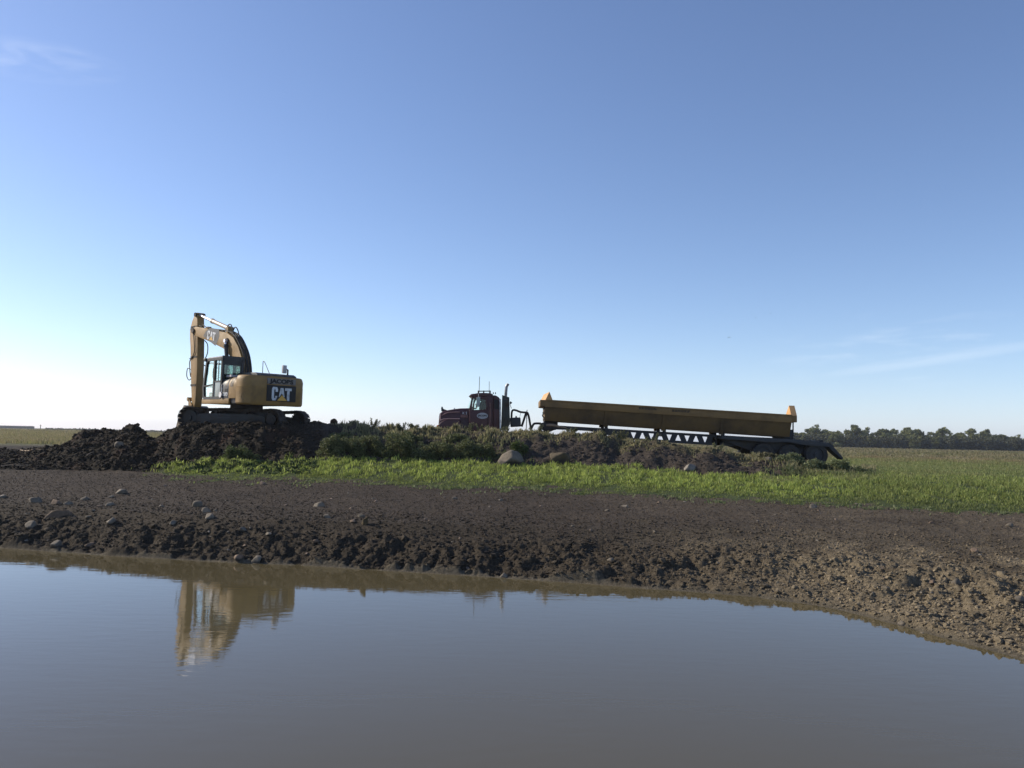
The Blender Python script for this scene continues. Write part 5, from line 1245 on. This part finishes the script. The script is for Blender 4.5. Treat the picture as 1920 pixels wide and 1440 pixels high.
# small end boxes of the rail and the raised hoods at both ends
qprism([(1013, 749.5), (1022.5, 749.8), (1022.5, 762), (1013, 761)], QY0+0.02, QY1-0.02, 'end_box', M['rail_yellow'], tub)
qprism([(1484.5, 779.3), (1494.5, 779.3), (1494.5, 792), (1484.5, 791)], QY0+0.02, QY1-0.02, 'end_box', M['rail_yellow'], tub)
def hood_end(xo, xi, xt, z0_, zt, ya, yb, yc_, name):
    """raised end hood: outer foot xo, inner foot xi, ridge xt; the near face leans back"""
    m_ = MB(QI); A_ = [(xo, ya, z0_), (xi, ya, z0_), (xi, yb, z0_), (xo, yb, z0_), (xt, ya+yc_, zt), (xt+0.03*(1 if xi > xo else -1), ya+yc_, zt), (xt+0.03*(1 if xi > xo else -1), yb-yc_, zt), (xt, yb-yc_, zt)]
    m_.add(A_, [(0, 1, 5, 4), (1, 2, 6, 5), (2, 3, 7, 6), (3, 0, 4, 7), (4, 5, 6, 7), (0, 3, 2, 1)]); return m_.build(name, M['yellow_dusty_shaded'], tub, 0.01)
# left hood: sloping slab leaning inward plus brace; right hood mirrored
x1_, z1_ = at_y(1013.5, 749.5, QY0); xt_, zt_ = at_y(1026.5, 734.5, QY0+0.3)
def hoodslab(xf, xt, z0_, zt, xin, name):
    m_ = MB(QI)
    m_.add([(xf, QY0+0.02, z0_), (xf, QY1-0.02, z0_), (xt, QY1-0.75, zt), (xt, QY0+0.75, zt), (xin, QY0+0.06, z0_-0.02), (xin, QY1-0.06, z0_-0.02)],
           [(0, 1, 2, 3), (4, 3, 2, 5), (0, 3, 4), (1, 5, 2), (0, 4, 5, 1)]); return m_.build(name, M['yellow_dusty_shaded'], tub, 0.0, smooth=False)
# the ridge runs across the trailer: near end at full height
def hood2(pxo, pxr, pxi, pyf, pyt, name):
    xo_, zo_ = at_y(pxo, pyf, QY0+0.02); xr_, zr_ = at_y(pxr, pyt, QY0+0.45); xi_, zi_ = at_y(pxi, pyf+1, QY0+0.06)
    m_ = MB(QI); t = 0.03
    m_.add([(xo_, QY0+0.02, zo_), (xi_, QY0+0.06, zi_), (xr_, QY0+0.45, zr_), (xo_, QY1-0.02, zo_), (xi_, QY1-0.06, zi_), (xr_, QY1-0.45, zr_)],
           [(0, 1, 2), (3, 5, 4), (0, 2, 5, 3), (1, 4, 5, 2), (0, 3, 4, 1)]); return m_.build(name, M['yellow_dusty_shaded'], tub, 0.0, smooth=False)
xa_, za_ = at_y(1022.5, 749.8, QY0+0.02); xb_, zb_ = at_y(1036.5, 750.6, QY0+0.02); xc_, zc_ = at_y(1030.3, 734.5, QY0+0.02)
sh_ = -0.16; m_ = MB(QI); yb_ = QY1-0.1
m_.add([(xa_, QY0+0.02, za_), (xb_, QY0+0.02, zb_), (xc_, QY0+0.02, zc_), (xa_+sh_, yb_, za_), (xb_+sh_, yb_, zb_), (xc_+sh_, yb_, zc_)], [(0, 1, 2), (3, 5, 4), (0, 2, 5, 3), (1, 4, 5, 2), (0, 3, 4, 1)])
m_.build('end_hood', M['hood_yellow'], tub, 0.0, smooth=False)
xl_, zl_ = at_y(1484, 779.0, QY0+0.02); xr_, zr_ = at_y(1494.5, 779.5, QY0+0.02); _, zt3 = at_y(1485, 760.5, QY0+0.35); m_ = MB(QI)
m_.add([(xl_, QY0+0.02, zl_-0.02), (xl_, QY0+0.85, zl_-0.02), (xl_, QY0+0.36, zt3), (xr_, QY0+0.02, zr_-0.02), (xr_, QY0+0.85, zr_-0.02), (xr_, QY0+0.36, zt3)], [(0, 1, 2), (3, 5, 4), (0, 2, 5, 3), (1, 4, 5, 2), (0, 3, 4, 1)])
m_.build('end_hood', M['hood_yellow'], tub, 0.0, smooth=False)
# vertical ribs
for pxx in (1137, 1246, 1356):
    x_ = at_y(pxx, 780, QY0)[0]; zt2 = tubz(x_, zRl, zRr)-0.02; zb2 = tubz(x_, zBl, zBr)-0.10
    for s_, yA, yB in ((1, QY0+0.03, QY0+0.30), (-1, QY1-0.03, QY1-0.30)):
        mb = MB(QI); mb.add([(x_-0.07, yA, zt2), (x_+0.07, yA, zt2), (x_+0.07, yB, zb2), (x_-0.07, yB, zb2), (x_-0.07, yA+0.2*s_, zt2), (x_+0.07, yA+0.2*s_, zt2), (x_+0.07, yB+0.2*s_, zb2), (x_-0.07, yB+0.2*s_, zb2)],
               [(0, 1, 2, 3), (4, 7, 6, 5), (0, 4, 5, 1), (3, 2, 6, 7), (0, 3, 7, 4), (1, 5, 6, 2)]); mb.build('rib', M['yellow_dusty_shaded'], tub)
# faded lettering lines on the rail
for (pa, pb, py_) in ((1198, 1229, 764.0), (1198, 1230, 766.2), (1260, 1292, 768.8), (1260, 1290, 771.0)):
    xa, za = at_y(pa, py_, QY0); xb, zb_ = at_y(pb, py_+(pb-pa)*0.06, QY0); mb = MB(QI)
    xs_ = xa
    while xs_ < xb-0.05:
        wl = random.uniform(0.05, 0.12); zz0 = za+(zb_-za)*(xs_-xa)/(xb-xa); mb.box((xs_, QY0-0.004, zz0-0.018), (xs_+wl, QY0+0.002, zz0+0.018)); xs_ += wl+0.025
    mb.build('faded_lettering', M['decal_dark'], tub)
# frame: main beams with triangle cut-outs, both sides
fy = [(QY0+0.55, QY0+0.62), (QY1-0.62, QY1-0.55)]
def line_y(px_, l=(1040, 797.0, 1380, 819.0)): return l[1]+(l[3]-l[1])*(px_-l[0])/(l[2]-l[0])
ft = lambda p: line_y(p, (1040, 797.5, 1400, 818.8)); 
def fb(p): return ft(p)+(6.0 if p < 1110 else 6.0+min(1, (p-1110)/50)*13.5)
for (ya, yb) in fy:
    mb = MB(QI); Yr = QY0+0.55
    def slab(pts): mb.prism([at_y(a_, b_, Yr) for a_, b_ in pts], ya, yb)
    slab([(1018, 796.0), (1075, ft(1075)), (1075, ft(1075)+6), (1022, 804)])
    slab([(1075, ft(1075)), (1172, ft(1172)), (1172, ft(1172)+17), (1150, ft(1150)+12), (1110, fb(1110)), (1075, ft(1075)+6)])
    # top and bottom chord
    slab([(1172, ft(1172)), (1350, ft(1350)), (1350, ft(1350)+3.6), (1172, ft(1172)+3.6)])
    slab([(1172, ft(1172)+15.0), (1350, ft(1350)+15.0), (1350, ft(1350)+19.5), (1172, ft(1172)+19.5)])
    # webs between alternating triangles
    if ya < QY0+1:
        p = 1188.0; k = 0; hw = 5.6; sp = 16.75
        while p < 1339:
            t0_, t1_ = (p+hw, p+sp-0.8) if k % 2 == 0 else (p+0.8, p+sp-hw)
            b0_, b1_ = (p+0.8, p+sp-hw) if k % 2 == 0 else (p+hw, p+sp-0.8)
            slab([(t0_, ft(t0_)+3.4), (t1_, ft(t1_)+3.4), (b1_, ft(b1_)+15.2), (b0_, ft(b0_)+15.2)])
            p += sp; k += 1
        slab([(1171, ft(1171)+3.0), (1188-hw, ft(1182)+3.4), (1187.5, ft(1188)+15.2), (1171, ft(1171)+15.2)])
    slab([(1344, ft(1344)), (1400, ft(1400)), (1400, ft(1400)+19), (1344, ft(1344)+19.5)])
    slab([(1400, ft(1400)), (1482, 822.5), (1482, 838), (1400, ft(1400)+19)])
    slab([(1482, 822.5), (1556, 831), (1556, 840), (1482, 838)])
    mb.build('main_beam', M['chassis'], QR)
# cross members, saddles that carry the tub
mb = MB(QI)
for pxx in (1040, 1137, 1246, 1356, 1480, 1540):
    x_, z_ = at_y(pxx, ft(pxx) if pxx < 1400 else 824, QY0+0.55); mb.box((x_-0.06, QY0+0.5, z_-0.20), (x_+0.06, QY1-0.5, z_-0.03))
mb.build('cross_member', M['chassis'], QR)
mb = MB(QI)
for pxx in (1137, 1246, 1356):
    x_ = at_y(pxx, 790, QY0+0.5)[0]; zt2 = tubz(x_, zBl, zBr); z_ = at_y(pxx, ft(pxx), QY0+0.55)[1]
    for yy in (QY0+0.5, QY1-0.62): mb.box((x_-0.07, yy, z_-0.02), (x_+0.07, yy+0.12, zt2+0.02))
mb.build('tub_saddle', M['chassis'], QR)
# front gooseneck end: pivot, coupling, timber
qprism([(1014, 793), (1026, 791), (1034, 796), (1040, 806), (1026, 812), (1016, 803)], QY0+0.75, QY1-0.75, 'pivot_block', M['chassis'], bevel=0.03)
qprism([(1020, 786), (1046, 787), (1046, 797), (1020, 796)], QY0+0.9, QY1-0.9, 'front_pivot', M['chassis'], bevel=0.03)
ttl = MB(QI); 
P_ = []
for (a_, b_) in ((1024, 797.5), (1036, 797.2), (1050, 800.2), (1062, 801.8)): x_, z_ = at_y(a_, b_, QY0+0.3); P_.append((x_, QY0+0.3, z_))
ttl.tube(P_, [0.05, 0.06, 0.065, 0.065, 0.062, 0.06, 0.055, 0.05, 0.04, 0.035, 0.03, 0.025, 0.02], 10, 4); ttl.build('curved_bar', M['wood'], QR)
for (pts, r_) in (([(1021, 763), (1021, 775), (1019, 776), (1017, 779), (1019, 782), (1021, 784), (1019, 788)], 0.025), ([(1019.5, 776), (1017.5, 774), (1020, 772)], 0.02)):
    mb = MB(QI); P_ = []
    for (a_, b_) in pts: x_, z_ = at_y(a_, b_, QY0+0.4); P_.append((x_, QY0+0.4, z_))
    mb.tube(P_, r_, 8, 3); mb.build('hose_coupling', M['rubber'], QR)
mb = MB(QI); x_, za = at_y(1487, 792, QY0+0.35); _, zb_ = at_y(1487, 815, QY0+0.35); mb.cyl((x_, QY0+0.35, zb_-0.3), (x_, QY0+0.35, za), 0.03); mb.build('rear_strut', M['chassis'], QR)
qprism([(1462, 817), (1486, 805), (1488, 812), (1488, 826), (1466, 826)], QY0+0.7, QY1-0.7, 'rear_pivot', M['chassis'], bevel=0.03)
# rear deck / mudguards over three axles
for (y0_, y1_) in ((QY0+0.0, QY0+0.62), (QY1-0.62, QY1)):
    qprism([(1352, 818.5), (1400, 820), (1455, 822.5), (1500, 824.5), (1558, 832.0), (1560, 838), (1530, 837), (1505, 834), (1480, 829.5), (1440, 829.5), (1398, 826), (1352, 823)], y0_, y1_, 'mudguard', M['fender'], bevel=0.01, Yp=QY0)
for yy in (QY0+0.02, QY1-0.60):
    mb = MB(QI); q = [at_y(a_, b_, QY0+0.02) for a_, b_ in ((1552, 836), (1560, 834), (1581, 858), (1580, 862), (1563, 848))]
    mb.prism(q, yy, yy+0.58)
    mb.build('mud_flap', M['chassis'], QR, 0.01)
for yy in (QY0+0.1, QY1-0.5):
    mb = MB(QI); q = [at_y(a_, b_, QY0+0.1) for a_, b_ in ((1352, 823), (1500, 832), (1480, 852), (1420, 848), (1392, 838))]; mb.prism(q, yy+0.28, yy+0.36); mb.build('suspension_hanger', M['chassis'], QR)
for pxx, pyy in ((1432, 852), (1481, 855), (1531, 853)):
    x_, z_ = at_y(pxx, pyy, QY0+0.1); z_ = max(z_, gz(x_, QY0+0.3)+0.42)
    for (ya, yb) in ((QY0+0.05, QY0+0.30), (QY0+0.33, QY0+0.58), (QY1-0.58, QY1-0.33), (QY1-0.30, QY1-0.05)): wheel(x_, ya, yb, z_, 0.50, QR, QI)
    mb = MB(QI); mb.cyl((x_, QY0+0.1, z_), (x_, QY1-0.1, z_), 0.07); mb.build('axle', M['chassis'], QR)
